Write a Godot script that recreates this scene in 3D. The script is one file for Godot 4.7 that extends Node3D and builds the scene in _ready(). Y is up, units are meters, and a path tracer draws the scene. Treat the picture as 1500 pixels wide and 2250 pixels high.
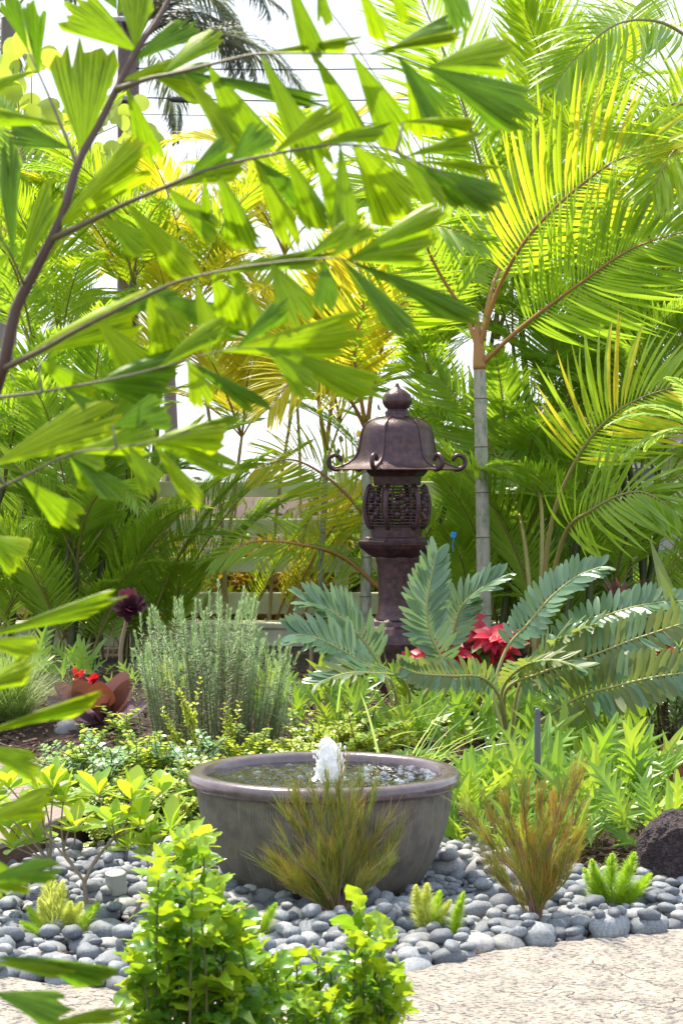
extends Node3D
# A tropical garden: a stoneware fountain bowl on river pebbles, an iron lantern, palms, cycads and ferns.
# Photo pixels (1500 x 2250) are turned into directions; depths come from the ground or from usual sizes.

const F := 4400.0        # focal length in photo pixels
const HY := 1050.0       # photo row of the horizon
const EYE := 1.36        # camera height
var cam_basis := Basis()
var rng := RandomNumberGenerator.new()
var nz := FastNoiseLite.new()
var mats := {}
var used_names := {}

class MB:
	var v := PackedVector3Array()
	var uv := PackedVector2Array()
	var c := PackedColorArray()
	var ix := PackedInt32Array()
	var col := Color.WHITE
	func add(p: Vector3, u := Vector2.ZERO) -> int:
		v.append(p); uv.append(u); c.append(col)
		return v.size() - 1
	func tri(a: int, b: int, d: int) -> void:
		ix.append(a); ix.append(b); ix.append(d)
	func quad(a: int, b: int, d: int, e: int) -> void:
		tri(a, b, d); tri(a, d, e)
	func sheet(rows: Array, closed := false, usc := 1.0, vsc := 1.0) -> void:
		var w: int = rows[0].size()
		var s := v.size()
		for r in rows.size():
			for k in w:
				add(rows[r][k], Vector2(float(k) / maxf(1.0, w - 1) * usc, float(r) / maxf(1.0, rows.size() - 1) * vsc))
		for r in rows.size() - 1:
			for k in (w if closed else w - 1):
				var k2 := (k + 1) % w
				quad(s + r * w + k, s + r * w + k2, s + (r + 1) * w + k2, s + (r + 1) * w + k)
	func tube(pts: Array, radii: Array, sides := 6, cap := true) -> void:
		var n := pts.size()
		var rows := []
		var ref := Vector3(0.13, 0.31, 0.94)
		var prev := Vector3.ZERO
		for i in n:
			var t: Vector3 = (pts[mini(i + 1, n - 1)] - pts[maxi(i - 1, 0)]).normalized()
			var a: Vector3 = (prev - t * prev.dot(t)) if i > 0 else ref.cross(t)
			if a.length() < 1e-4:
				a = Vector3.RIGHT.cross(t)
			a = a.normalized()
			prev = a
			var b := t.cross(a)
			var ring := PackedVector3Array()
			for k in sides:
				var q := TAU * k / sides
				ring.append(pts[i] + (a * cos(q) + b * sin(q)) * radii[i])
			rows.append(ring)
		var s := v.size()
		sheet(rows, true, 1.0, float(n))
		if cap:
			var e := add(pts[n - 1] + (pts[n - 1] - pts[n - 2]).normalized() * radii[n - 1] * 0.5)
			for k in sides:
				tri(s + (n - 1) * sides + k, s + (n - 1) * sides + (k + 1) % sides, e)
			var e0 := add(pts[0])
			for k in sides:
				tri(s + (k + 1) % sides, s + k, e0)
	func lathe(prof: Array, seg := 48, at := Vector3.ZERO, usc := 1.0, vsc := 1.0) -> void:
		var rows := []
		for p in prof:
			var ring := PackedVector3Array()
			for k in seg + 1:
				var q := TAU * k / seg
				ring.append(at + Vector3(sin(q) * p.x, p.y, cos(q) * p.x))
			rows.append(ring)
		sheet(rows, false, usc, vsc)
	func ngon_lathe(prof: Array, sides: int, turn: float, at := Vector3.ZERO, per := 1) -> void:
		# flat-sided rings; duplicated corners keep the edges hard
		for k in sides:
			var q0 := turn + TAU * k / sides
			var q1 := turn + TAU * (k + 1) / sides
			var rows := []
			for p in prof:
				var a := at + Vector3(sin(q0) * p.x, p.y, cos(q0) * p.x)
				var b := at + Vector3(sin(q1) * p.x, p.y, cos(q1) * p.x)
				var ring := PackedVector3Array()
				for j in per + 1:
					ring.append(a.lerp(b, float(j) / per))
				rows.append(ring)
			sheet(rows)
	func box(ce: Vector3, sz: Vector3, bas := Basis(), ch := 0.0) -> void:
		var h := sz * 0.5
		var cc := minf(ch, minf(h.x, minf(h.y, h.z)) * 0.9)
		for ax in 3:
			for sg in [-1.0, 1.0]:
				var n := Vector3.ZERO
				n[ax] = sg
				var u := Vector3.ZERO
				u[(ax + 1) % 3] = 1.0
				var w := Vector3.ZERO
				w[(ax + 2) % 3] = 1.0
				var c0: Vector3 = n * h[ax]
				var hu: float = h[(ax + 1) % 3]
				var hw: float = h[(ax + 2) % 3]
				var s := v.size()
				# outer ring pulled back by the chamfer, inner face proud
				for q in [[-1, -1], [1, -1], [1, 1], [-1, 1]]:
					add(ce + bas * (c0 + u * q[0] * (hu - cc) + w * q[1] * (hw - cc)), Vector2(0.5 + q[0] * 0.5, 0.5 + q[1] * 0.5))
				if sg > 0: quad(s, s + 3, s + 2, s + 1)
				else: quad(s, s + 1, s + 2, s + 3)
		if cc > 0.0:
			for sx in [-1.0, 1.0]:
				for sy in [-1.0, 1.0]:
					for ax in 3:
						var m := (ax + 1) % 3
						var o := (ax + 2) % 3
						var pts := []
						for e in [[-1.0, 0], [1.0, 0], [1.0, 1], [-1.0, 1]]:
							var p := Vector3.ZERO
							p[ax] = e[0] * (h[ax] - cc)
							p[m] = sx * (h[m] - (0.0 if e[1] == 0 else cc))
							p[o] = sy * (h[o] - (cc if e[1] == 0 else 0.0))
							pts.append(add(ce + bas * p))
						if sx * sy > 0: quad(pts[0], pts[1], pts[2], pts[3])
						else: quad(pts[0], pts[3], pts[2], pts[1])
			for sx in [-1.0, 1.0]:
				for sy in [-1.0, 1.0]:
					for szz in [-1.0, 1.0]:
						var a := add(ce + bas * Vector3(sx * h.x, sy * (h.y - cc), szz * (h.z - cc)))
						var b := add(ce + bas * Vector3(sx * (h.x - cc), sy * h.y, szz * (h.z - cc)))
						var d := add(ce + bas * Vector3(sx * (h.x - cc), sy * (h.y - cc), szz * h.z))
						if sx * sy * szz > 0: tri(a, d, b)
						else: tri(a, b, d)
	# a narrow leaf: three points a row, folded along the midrib and bent away from its normal
	func blade(base: Vector3, axis: Vector3, nrm: Vector3, ln: float, wd: float, bend := 0.1, segs := 4, shape := 0, fold := 0.12, twist := 0.0) -> void:
		axis = axis.normalized()
		nrm = (nrm - axis * nrm.dot(axis)).normalized()
		var s := v.size()
		for i in segs + 1:
			var t := float(i) / segs
			var w := 0.0
			match shape:
				0: w = pow(sin(PI * clampf(pow(t, 0.75), 0.02, 0.995)), 0.85)
				1: w = pow(sin(PI * clampf(pow(t, 1.45), 0.012, 0.985)), 0.72)
				2: w = minf(1.0, 0.35 + t * 4.0) * pow(maxf(0.0, 1.0 - t), 0.4)
				3: w = (1.0 - 0.9 * t)
				4: w = pow(sin(PI * clampf(pow(t, 1.05), 0.03, 0.97)), 0.6)
			w = maxf(w, 0.04) * wd * 0.5
			var ang := bend * t
			var p := base + axis * (ln * t * (1.0 - 0.16 * ang * ang)) - nrm * (ln * t * ang * 0.5)
			var ac := axis.cross(nrm).rotated(axis, twist * t)
			var up := nrm.rotated(axis, twist * t)
			add(p - ac * w + up * w * fold * 2.0, Vector2(0, t))
			add(p, Vector2(0.5, t))
			add(p + ac * w + up * w * fold * 2.0, Vector2(1, t))
		for i in segs:
			var a := s + i * 3
			quad(a, a + 1, a + 4, a + 3)
			quad(a + 1, a + 2, a + 5, a + 4)
	func into(m: ArrayMesh, mat: Material, flat := false, colored := false) -> ArrayMesh:
		var ar := []
		ar.resize(Mesh.ARRAY_MAX)
		if flat:
			var v2 := PackedVector3Array()
			var u2 := PackedVector2Array()
			var c2 := PackedColorArray()
			var n2 := PackedVector3Array()
			for k in range(0, ix.size(), 3):
				var a := v[ix[k]]
				var b := v[ix[k + 1]]
				var d := v[ix[k + 2]]
				var n := (d - a).cross(b - a).normalized()
				for j in 3:
					v2.append(v[ix[k + j]]); u2.append(uv[ix[k + j]]); c2.append(c[ix[k + j]]); n2.append(n)
			ar[Mesh.ARRAY_VERTEX] = v2; ar[Mesh.ARRAY_NORMAL] = n2; ar[Mesh.ARRAY_TEX_UV] = u2
			if colored: ar[Mesh.ARRAY_COLOR] = c2
		else:
			var n := PackedVector3Array()
			n.resize(v.size())
			for k in range(0, ix.size(), 3):
				var fnrm := (v[ix[k + 2]] - v[ix[k]]).cross(v[ix[k + 1]] - v[ix[k]])
				n[ix[k]] += fnrm; n[ix[k + 1]] += fnrm; n[ix[k + 2]] += fnrm
			for k in n.size():
				n[k] = n[k].normalized() if n[k].length_squared() > 1e-20 else Vector3.UP
			ar[Mesh.ARRAY_VERTEX] = v; ar[Mesh.ARRAY_NORMAL] = n; ar[Mesh.ARRAY_TEX_UV] = uv; ar[Mesh.ARRAY_INDEX] = ix
			if colored: ar[Mesh.ARRAY_COLOR] = c
		m.add_surface_from_arrays(Mesh.PRIMITIVE_TRIANGLES, ar)
		m.surface_set_material(m.get_surface_count() - 1, mat)
		return m
	func mesh(mat: Material, flat := false, colored := false) -> ArrayMesh:
		return into(ArrayMesh.new(), mat, flat, colored)

# ---------- placing ----------
func P(px: float, py: float, d: float) -> Vector3:
	var r := cam_basis * Vector3((px - 750.0) / F, (1125.0 - py) / F, -1.0)
	return Vector3(0, EYE, 0) + r * (d / -r.z)

func G(px: float, py: float) -> Vector3:      # where that pixel meets the level ground
	var r := cam_basis * Vector3((px - 750.0) / F, (1125.0 - py) / F, -1.0)
	return Vector3(0, EYE, 0) + r * (EYE / -r.y)

func gy(x: float, z: float) -> float:         # height of the soil
	var d := -z
	var h := 0.32 * smoothstep(7.4, 10.2, d) - 1.0 * smoothstep(13.2, 17.0, d)
	if d > 7.3 and d < 13.0:
		h += 0.025 * nz.get_noise_2d(x * 60.0, z * 60.0)
	return h

func gpt(px: float, d: float) -> Vector3:     # on the soil, straight below that column at that depth
	var p := P(px, HY, d)
	return Vector3(p.x, gy(p.x, p.z), p.z)

func wp(n: Node) -> Vector3:
	var s := Vector3.ZERO
	while n != self and n != null:
		s += n.position
		n = n.get_parent()
	return s

func numbered(nm: String) -> String:
	var k: int = used_names.get(nm, 0)
	used_names[nm] = k + 1
	return nm if k == 0 else "%s_%03d" % [nm, k]

func tag(o: Node, label := "", category := "", group := "", kind := "") -> void:
	if label: o.set_meta("label", label)
	if category: o.set_meta("category", category)
	if group: o.set_meta("group", group)
	if kind: o.set_meta("kind", kind)

func thing(nm: String, label: String, category: String, at := Vector3.ZERO, group := "") -> Node3D:
	var o := Node3D.new()
	o.name = numbered(nm)
	add_child(o)
	o.position = at
	tag(o, label, category, group)
	return o

func solo(nm: String, m: Mesh, xf := Transform3D()) -> MeshInstance3D:
	var o := MeshInstance3D.new()
	o.name = numbered(nm)
	o.mesh = m
	o.transform = xf
	add_child(o)
	return o

func struct_(nm: String, m: Mesh) -> MeshInstance3D:
	var o := solo(nm, m)
	tag(o, "", "", "", "structure")
	return o

func hold(parent: Node, nm: String, at: Vector3) -> Node3D:
	var o := Node3D.new()
	o.name = nm
	o.position = at - wp(parent)
	parent.add_child(o, true)
	return o

func part(parent: Node, nm: String, m: Mesh, xf := Transform3D(), mat: Material = null) -> MeshInstance3D:
	var o := MeshInstance3D.new()
	o.name = nm
	o.mesh = m
	xf.origin -= wp(parent)
	o.transform = xf
	if mat: o.material_override = mat
	parent.add_child(o, true)
	return o

func many(parent: Node, nm: String, m: Mesh, xfs: Array, cols: Array = []) -> MultiMeshInstance3D:
	var mm := MultiMesh.new()
	mm.transform_format = MultiMesh.TRANSFORM_3D
	mm.use_colors = not cols.is_empty()
	mm.mesh = m
	mm.instance_count = xfs.size()
	var off := wp(parent) if parent != self else Vector3.ZERO
	for i in xfs.size():
		var x: Transform3D = xfs[i]
		x.origin -= off
		mm.set_instance_transform(i, x)
		if not cols.is_empty(): mm.set_instance_color(i, cols[i])
	var o := MultiMeshInstance3D.new()
	o.name = nm
	o.multimesh = mm
	tag(o, "", "", "", "stuff")
	parent.add_child(o, true)
	return o

# unit leaf (root at 0, tip at +Y, face to +Z) put between two points
func lx(base: Vector3, tip: Vector3, nrm: Vector3, width: float) -> Transform3D:
	var y := tip - base
	var l := y.length()
	var yn := y / l
	var z := (nrm - yn * nrm.dot(yn))
	if z.length() < 1e-3: z = yn.cross(Vector3(0.3, 0.1, 0.9))
	z = z.normalized()
	var x := yn.cross(z)
	return Transform3D(Basis(x * width, y, z * l), base)

func rv(a: float) -> Vector3:
	return Vector3(rng.randf_range(-a, a), rng.randf_range(-a, a), rng.randf_range(-a, a))

func rr(a: float, b: float) -> float:
	return rng.randf_range(a, b)

func lin(r: float, g: float, b: float) -> Color:
	return Color(r, g, b).linear_to_srgb()

func mat(key: String, c: Color, rough := 0.7, metal := 0.0) -> StandardMaterial3D:
	if mats.has(key): return mats[key]
	var m := StandardMaterial3D.new()
	m.resource_name = key
	m.albedo_color = c
	m.roughness = rough
	m.metallic = metal
	mats[key] = m
	return m

# leaf: reflected colour, transmitted colour (both linear), share that passes through
func leafm(key: String, c: Color, t: Color, share := 0.5, rough := 0.45) -> StandardMaterial3D:
	if mats.has(key): return mats[key]
	var m := mat(key, c, rough)
	var k := 2.0 * share / maxf(t.r, maxf(t.g, t.b))
	m.backlight_enabled = true
	m.backlight = Color(t.r * k, t.g * k, t.b * k).linear_to_srgb()
	m.cull_mode = BaseMaterial3D.CULL_DISABLED
	return m

# leaf whose copies carry their colour: the tint is reflected and, warmed by t, passes through
func tintm(key: String, t: Color, share := 0.5, rough := 0.45) -> StandardMaterial3D:
	var m := leafm(key, Color.WHITE, t, share, rough)
	m.vertex_color_use_as_albedo = true
	return m

func noise_tex(freq: float, oct: int, ramp: Array, size := 512, sd := 1, ntype := FastNoiseLite.TYPE_SIMPLEX_SMOOTH, as_normal := false) -> NoiseTexture2D:
	var t := NoiseTexture2D.new()
	t.width = size
	t.height = size
	t.seamless = true
	var n := FastNoiseLite.new()
	n.noise_type = ntype
	n.frequency = freq
	n.fractal_octaves = oct
	n.seed = sd
	t.noise = n
	if as_normal:
		t.as_normal_map = true
		t.bump_strength = 6.0
	if ramp.size():
		var g := Gradient.new()
		var offs := PackedFloat32Array()
		var cs := PackedColorArray()
		for r in ramp:
			offs.append(r[0])
			cs.append(r[1])
		g.offsets = offs
		g.colors = cs
		t.color_ramp = g
	return t

func bump(m: StandardMaterial3D, tex: Texture2D, cm: float) -> void:
	m.heightmap_enabled = true
	m.heightmap_texture = tex
	m.heightmap_scale = cm

func spline(pts: Array, n: int) -> Array:
	var out := []
	var m := pts.size() - 1
	for i in n + 1:
		var u := float(i) / n * m
		var k := mini(int(u), m - 1)
		var t := u - k
		var p0: Vector3 = pts[maxi(k - 1, 0)]
		var p1: Vector3 = pts[k]
		var p2: Vector3 = pts[k + 1]
		var p3: Vector3 = pts[mini(k + 2, m)]
		out.append(p1.cubic_interpolate(p2, p0, p3, t))
	return out

func lerp_table(tab: Array, x: float) -> float:
	if x <= tab[0].x: return tab[0].y
	for k in tab.size() - 1:
		if x <= tab[k + 1].x:
			return lerpf(tab[k].y, tab[k + 1].y, (x - tab[k].x) / (tab[k + 1].x - tab[k].x))
	return tab[-1].y

func _ready() -> void:
	rng.seed = 20240
	nz.noise_type = FastNoiseLite.TYPE_SIMPLEX_SMOOTH
	nz.frequency = 0.05
	nz.seed = 5
	# camera
	var cam := Camera3D.new()
	cam.name = "camera"
	cam.fov = rad_to_deg(2.0 * atan(1125.0 / F))
	cam.near = 0.1
	cam.far = 400.0
	cam_basis = Basis(Vector3.RIGHT, -atan((1125.0 - HY) / F))
	cam.transform = Transform3D(cam_basis, Vector3(0, EYE, 0))
	var ca := CameraAttributesPhysical.new()
	ca.frustum_focal_length = 12.0 * F / 1125.0   # the attributes take over the field of view: 24 mm film height
	ca.frustum_focus_distance = 7.4
	ca.exposure_aperture = 6.5
	ca.frustum_near = 0.1
	ca.frustum_far = 400.0
	cam.attributes = ca
	add_child(cam)
	# sky, exposure
	var we := WorldEnvironment.new()
	we.name = "environment"
	var env := Environment.new()
	env.background_mode = Environment.BG_SKY
	env.tonemap_mode = Environment.TONE_MAPPER_LINEAR
	env.tonemap_exposure = 2.2
	env.sdfgi_enabled = true
	env.ssao_enabled = true
	env.ssil_enabled = true
	var sk := ProceduralSkyMaterial.new()
	sk.sky_top_color = Color(0.84, 0.90, 0.97)
	sk.sky_horizon_color = Color(0.97, 0.98, 1.0)
	sk.sky_curve = 0.2
	sk.ground_bottom_color = Color(0.35, 0.33, 0.28)
	sk.ground_horizon_color = Color(0.6, 0.6, 0.56)
	sk.sun_angle_max = 25.0
	env.sky = Sky.new()
	env.sky.sky_material = sk
	env.background_energy_multiplier = 0.80
	we.environment = env
	add_child(we)
	# high sun, behind the garden and to the left
	var sun := DirectionalLight3D.new()
	sun.name = "sun"
	sun.light_energy = 1.45
	sun.light_color = Color(1.0, 0.96, 0.88)
	sun.light_angular_distance = 1.5
	sun.shadow_enabled = true
	var to_sun := Vector3(-0.42, 1.25, -0.62).normalized()
	sun.transform = Transform3D(Basis.looking_at(-to_sun, Vector3.UP), Vector3(0, 8, 0))
	add_child(sun)
	build_setting()
	print("setting ", Time.get_ticks_msec())
	build_far()
	build_palms()
	print("palms ", Time.get_ticks_msec())
	build_bowl()
	build_lantern()
	build_beds()
	print("beds ", Time.get_ticks_msec())
	build_front()
	build_fishtail()
	print("done ", Time.get_ticks_msec())

# ---------- ground, paving, pebbles, deck, fence ----------
var front_edge := []   # (x, depth) where the paving ends and the pebbles begin
var back_edge := []    # (x, depth) where the pebbles end
var bowl_at := Vector3.ZERO

func edge_table(px: Array) -> Array:
	var t := []
	for p in px:
		var g := G(p[0], p[1])
		t.append(Vector2(g.x, -g.z))
	return t

func build_setting() -> void:
	bowl_at = Vector3((713.0 - 750.0) / F * 6.63, 0, -6.63)
	front_edge = edge_table([[-500, 2120], [0, 2158], [250, 2182], [450, 2196], [700, 2185], [880, 2150], [1000, 2118], [1100, 2096], [1300, 2070], [1500, 2050], [1900, 2010]])
	back_edge = edge_table([[-500, 1940], [0, 1935], [130, 1900], [300, 1868], [500, 1840], [900, 1850], [1010, 1878], [1090, 1880], [1180, 1905], [1260, 1930], [1400, 1962], [1500, 1955], [1900, 1950]])
	# soil, one sheet out to the horizon
	var soil := mat("soil_mulch", lin(0.085, 0.05, 0.035), 0.95)
	soil.uv1_triplanar = true
	soil.uv1_world_triplanar = true
	soil.uv1_scale = Vector3(1.7, 1.7, 1.7)
	soil.albedo_color = Color.WHITE
	soil.albedo_texture = noise_tex(0.09, 5, [[0.0, lin(0.03, 0.018, 0.013)], [0.45, lin(0.09, 0.05, 0.035)], [0.75, lin(0.15, 0.085, 0.06)], [1.0, lin(0.24, 0.16, 0.11)]], 1024, 3)
	bump(soil, noise_tex(0.12, 5, [], 1024, 9), 5.0)
	var mb := MB.new()
	var xs := [-300.0, -80.0, -30.0, -12.0]
	for k in 41: xs.append(-6.0 + k * 0.3)
	xs.append_array([12.0, 30.0, 80.0, 300.0])
	var zs := [60.0, 8.0, 0.0, -3.0]
	for k in 46: zs.append(-4.0 - k * 0.3)
	zs.append_array([-20.0, -26.0, -40.0, -80.0, -350.0])
	var rows := []
	for z in zs:
		var r := PackedVector3Array()
		for x in xs:
			r.append(Vector3(x, gy(x, z) - 0.012, z))
		rows.append(r)
	mb.sheet(rows)
	struct_("ground", mb.mesh(soil))
	chips()
	paving()
	pebbles()
	deck()
	fence()

func chips() -> void:
	# bark mulch and dry litter
	var m := tintm("bark_chip", Color(1, 1, 1), 0.02, 0.9)
	var mb := MB.new()
	mb.box(Vector3.ZERO, Vector3(1, 0.16, 0.32), Basis(), 0.05)
	var xf := []
	var co := []
	for k in 9000:
		var d := rr(6.6, 10.8)
		var x := rr(-0.21, 0.21) * d
		var be := lerp_table(back_edge, x)
		if d < be - 0.08: continue
		if Vector2(x - bowl_at.x, -d - bowl_at.z).length() < 0.32: continue
		var s := rr(0.012, 0.045)
		var b := Basis(Vector3.UP, rr(0, TAU)) * Basis(Vector3.RIGHT, rr(-0.5, 0.5)) * Basis(Vector3.FORWARD, rr(-0.35, 0.35))
		xf.append(Transform3D(b.scaled_local(Vector3(s, s * rr(0.6, 1.3), s)), Vector3(x, gy(x, -d) + rr(-0.004, 0.012), -d)))
		var t := rr(0.5, 1.5)
		co.append(Color(0.11 * t, 0.06 * t, 0.042 * t) if rng.randf() < 0.8 else Color(0.24 * t, 0.16 * t, 0.1 * t))
	for k in 500:      # litter between the pebbles
		var x := rr(-1.2, 1.3)
		var fe := lerp_table(front_edge, x)
		var d := rr(fe, fe + 1.0)
		var s := rr(0.01, 0.03)
		xf.append(Transform3D(Basis(Vector3.UP, rr(0, TAU)).scaled_local(Vector3(s * 1.6, s * 0.5, s * 0.4)), Vector3(x, rr(0.01, 0.03), -d)))
		co.append(Color(0.2, 0.11, 0.07))
	var o := many(self, "mulch", mb.mesh(m, true), xf, co)
	o.set_meta("label", "brown bark mulch chips scattered over the planting beds")

func paving() -> void:
	# pale worn stone paving with cracks and grit
	var sz := 1024
	var im := Image.create(sz, sz, false, Image.FORMAT_RGB8)
	var hm := Image.create(sz, sz, false, Image.FORMAT_RGB8)
	var n1 := FastNoiseLite.new()
	n1.frequency = 0.012
	n1.fractal_octaves = 5
	var n2 := FastNoiseLite.new()
	n2.frequency = 0.11
	n2.fractal_octaves = 3
	n2.seed = 8
	var n3 := FastNoiseLite.new()
	n3.noise_type = FastNoiseLite.TYPE_SIMPLEX
	n3.frequency = 0.05
	n3.seed = 4
	n3.fractal_octaves = 4
	for y in sz:
		for x in sz:
			var a := n1.get_noise_2d(x, y)
			var b := n2.get_noise_2d(x, y * 1.6)
			var cpit := n3.get_noise_2d(x * 0.75, y * 2.4)
			var k := 0.78 + 0.16 * a + 0.10 * b
			var h := 0.62 + 0.26 * a + 0.14 * b
			if cpit < -0.40:
				var q := clampf((-0.40 - cpit) * 6.0, 0, 1)
				h -= 0.45 * q
				k -= 0.30 * q
			var g := clampf(k, 0.05, 1.0)
			im.set_pixel(x, y, Color(g, g * (0.965 - 0.02 * a), g * (0.93 - 0.05 * a)))
			hm.set_pixel(x, y, Color(h, h, h))
	for k in 15:
		var px := rr(0, sz)
		var py := rr(0, sz)
		var an := rr(-0.5, 0.5) if k % 3 else rr(1.0, 1.9)
		for st in int(rr(120, 420)):
			an += rr(-0.35, 0.35)
			px += cos(an) * 1.4
			py += sin(an) * 1.4 + 0.15
			an = lerpf(an, 0.25, 0.02)
			var w := 1 if rng.randf() < 0.75 else 2
			for dx in w:
				for dy in w:
					var ix := posmod(int(px) + dx, sz)
					var iy := posmod(int(py) + dy, sz)
					im.set_pixel(ix, iy, Color(0.30, 0.23, 0.19))
					hm.set_pixel(ix, iy, Color(0.02, 0.02, 0.02))
	var m := mat("worn_stone", lin(0.50, 0.475, 0.455), 0.9)
	m.albedo_texture = ImageTexture.create_from_image(im)
	bump(m, ImageTexture.create_from_image(hm), 1.9)
	var mb := MB.new()
	var rows := [PackedVector3Array(), PackedVector3Array()]
	var nr := 26
	rows = []
	for r in nr + 2:
		rows.append(PackedVector3Array())
	for k in 161:
		var x := -2.4 + k * 0.03
		var fe := lerp_table(front_edge, x) + 0.03 * nz.get_noise_2d(x * 90.0, 3.0) + 0.014 * nz.get_noise_2d(x * 420.0, 8.0)
		for r in nr + 1:
			var d := lerpf(4.45, fe, float(r) / nr)
			var y := 0.022 + 0.005 * nz.get_noise_2d(x * 70.0, d * 70.0) + 0.0035 * nz.get_noise_2d(x * 300.0, d * 300.0)
			if r == nr: y -= 0.008
			rows[r].append(Vector3(x, y, -d))
		rows[nr + 1].append(Vector3(x, -0.03, -fe - 0.01))
	mb.sheet(rows)
	for k in mb.v.size():
		mb.uv[k] = Vector2(mb.v[k].x, mb.v[k].z) * 0.62
	struct_("paving", mb.mesh(m))

func pebble_mesh(sd: int) -> ArrayMesh:
	var n := FastNoiseLite.new()
	n.seed = sd
	n.frequency = 0.55
	var mb := MB.new()
	var rows := []
	for i in 11:
		var th := PI * i / 10.0
		var ring := PackedVector3Array()
		for k in 16:
			var ph := TAU * k / 16.0
			var p := Vector3(sin(th) * cos(ph), cos(th), sin(th) * sin(ph))
			var s := 1.0 + 0.17 * n.get_noise_3d(p.x * 1.6, p.y * 1.6, p.z * 1.6) + 0.05 * n.get_noise_3d(p.x * 5, p.y * 5, p.z * 5)
			p = Vector3(signf(p.x) * pow(absf(p.x), 0.92), p.y, signf(p.z) * pow(absf(p.z), 0.92)) * s
			ring.append(p)
		rows.append(ring)
	mb.sheet(rows, true)
	return mb.mesh(null)

func pebbles() -> void:
	var meshes := []
	for k in 9: meshes.append(pebble_mesh(k * 7 + 1))
	var tones := [[0.22, 0.235, 0.26], [0.16, 0.175, 0.20], [0.11, 0.12, 0.145], [0.28, 0.285, 0.30], [0.33, 0.325, 0.32], [0.20, 0.20, 0.205]]
	var pm := []
	var fine := noise_tex(0.05, 5, [[0.0, Color(0.62, 0.62, 0.62)], [0.5, Color(0.86, 0.86, 0.86)], [1.0, Color(1, 1, 1)]], 256, 12)
	var fb := noise_tex(0.16, 4, [], 256, 13)
	for k in tones.size():
		var t: Array = tones[k]
		var m := mat("pebble_%d" % k, lin(t[0] * 1.45, t[1] * 1.45, t[2] * 1.45), rr(0.5, 0.72))
		m.albedo_texture = fine
		m.uv1_triplanar = true
		m.uv1_scale = Vector3(0.45, 0.45, 0.45)
		bump(m, fb, 0.16)
		pm.append(m)
	var placed := []     # x, z, radius, y, half height
	var grid := {}
	var small_at := G(985, 1962)
	var big_at := G(650, 2030)
	var pale_at := G(985, 1900)
	var out := []
	for ps in 3:
		var tries: int = [5200, 9000, 2600][ps]
		for k in tries:
			var x := rr(-1.5, 1.5)
			var fe := lerp_table(front_edge, x)
			var be := lerp_table(back_edge, x)
			var d := rr(fe - 0.02, be + 0.03)
			if absf(x) > d * 0.19: continue
			var p := Vector2(x, -d)
			var from_bowl := p.distance_to(Vector2(bowl_at.x, bowl_at.z))
			if from_bowl < 0.30: continue
			var r := rr(0.032, 0.056) if ps == 0 else rr(0.014, 0.030)
			if ps == 0 and rng.randf() < 0.16: r = rr(0.056, 0.074)
			if ps == 2: r = rr(0.016, 0.036)
			var tone := rng.randi() % 6
			if ps == 0 and p.distance_to(Vector2(big_at.x, big_at.z)) < 0.35 and rng.randf() < 0.6: r = rr(0.055, 0.085)
			if p.distance_to(Vector2(small_at.x, small_at.z)) < 0.16:
				r = rr(0.013, 0.024)
				tone = rng.randi_range(0, 2)
			elif p.distance_to(Vector2(pale_at.x, pale_at.z)) < 0.26 and d > 6.75:
				r = rr(0.04, 0.07) if ps == 0 else r
				tone = rng.randi_range(3, 4)
			elif tone > 2 and rng.randf() < 0.55:
				tone = rng.randi_range(0, 2)
			if from_bowl < 0.30 + r * 0.7: continue
			var hit := false
			var gx := int(floor(x / 0.08))
			var gz := int(floor(d / 0.08))
			var top := 0.0
			for ax in range(gx - 2, gx + 3):
				for az in range(gz - 2, gz + 3):
					for q in grid.get(Vector2i(ax, az), []):
						var dd: float = p.distance_to(Vector2(q[0], q[1]))
						if ps < 2:
							if dd < (q[2] + r) * (0.80 if ps == 0 else 0.78): hit = true
						else:
							if q[4] == 2 and dd < (q[2] + r) * 0.85: hit = true
							if dd < q[2] * 0.9: top = maxf(top, q[3])
			if hit: continue
			var hh := r * rr(0.48, 0.72)
			var y := hh * 0.72 if ps < 2 else top * 0.86 + hh * 0.75
			if ps == 1: y += 0.002
			var key := Vector2i(gx, gz)
			if not grid.has(key): grid[key] = []
			grid[key].append([x, -d, r, y + hh, ps])
			var b := Basis(Vector3.UP, rr(0, TAU)) * Basis(Vector3.RIGHT, rr(-0.28, 0.28)) * Basis(Vector3.FORWARD, rr(-0.2, 0.2))
			if ps < 2 and rng.randf() < 0.08: b = b * Basis(Vector3.RIGHT, rr(0.4, 0.9))
			b = b.scaled_local(Vector3(r * 1.12, hh, r * rr(0.72, 0.98)))
			out.append([r / d * (1.0 if d > 5.5 else 1.0), Transform3D(b, Vector3(x, y, -d)), meshes[rng.randi() % 9], pm[tone], tone])
	# the ones that show largest are things of their own
	out.sort_custom(func(a, b): return a[0] > b[0])
	var words := ["blue grey", "slate grey", "dark charcoal", "pale grey", "warm pale", "mid grey"]
	var rest := {}
	var made := 0
	for e in out:
		var px: float = 750.0 + e[1].origin.x / -e[1].origin.z * F
		if made < 300 and px > 5 and px < 1495 and not (px > 330 and px < 830 and -e[1].origin.z < 5.75):
			var o := solo("pebble", e[2], e[1])
			o.material_override = e[3]
			tag(o, "smooth rounded %s river pebble among the pebbles around the bowl" % words[e[4]], "pebble", "%s river pebbles" % words[e[4]])
			made += 1
		else:
			var key := [e[2], e[3]]
			if not rest.has(e[3]): rest[e[3]] = []
			rest[e[3]].append(e)
	# the remaining ones, joined
	var am := ArrayMesh.new()
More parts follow.
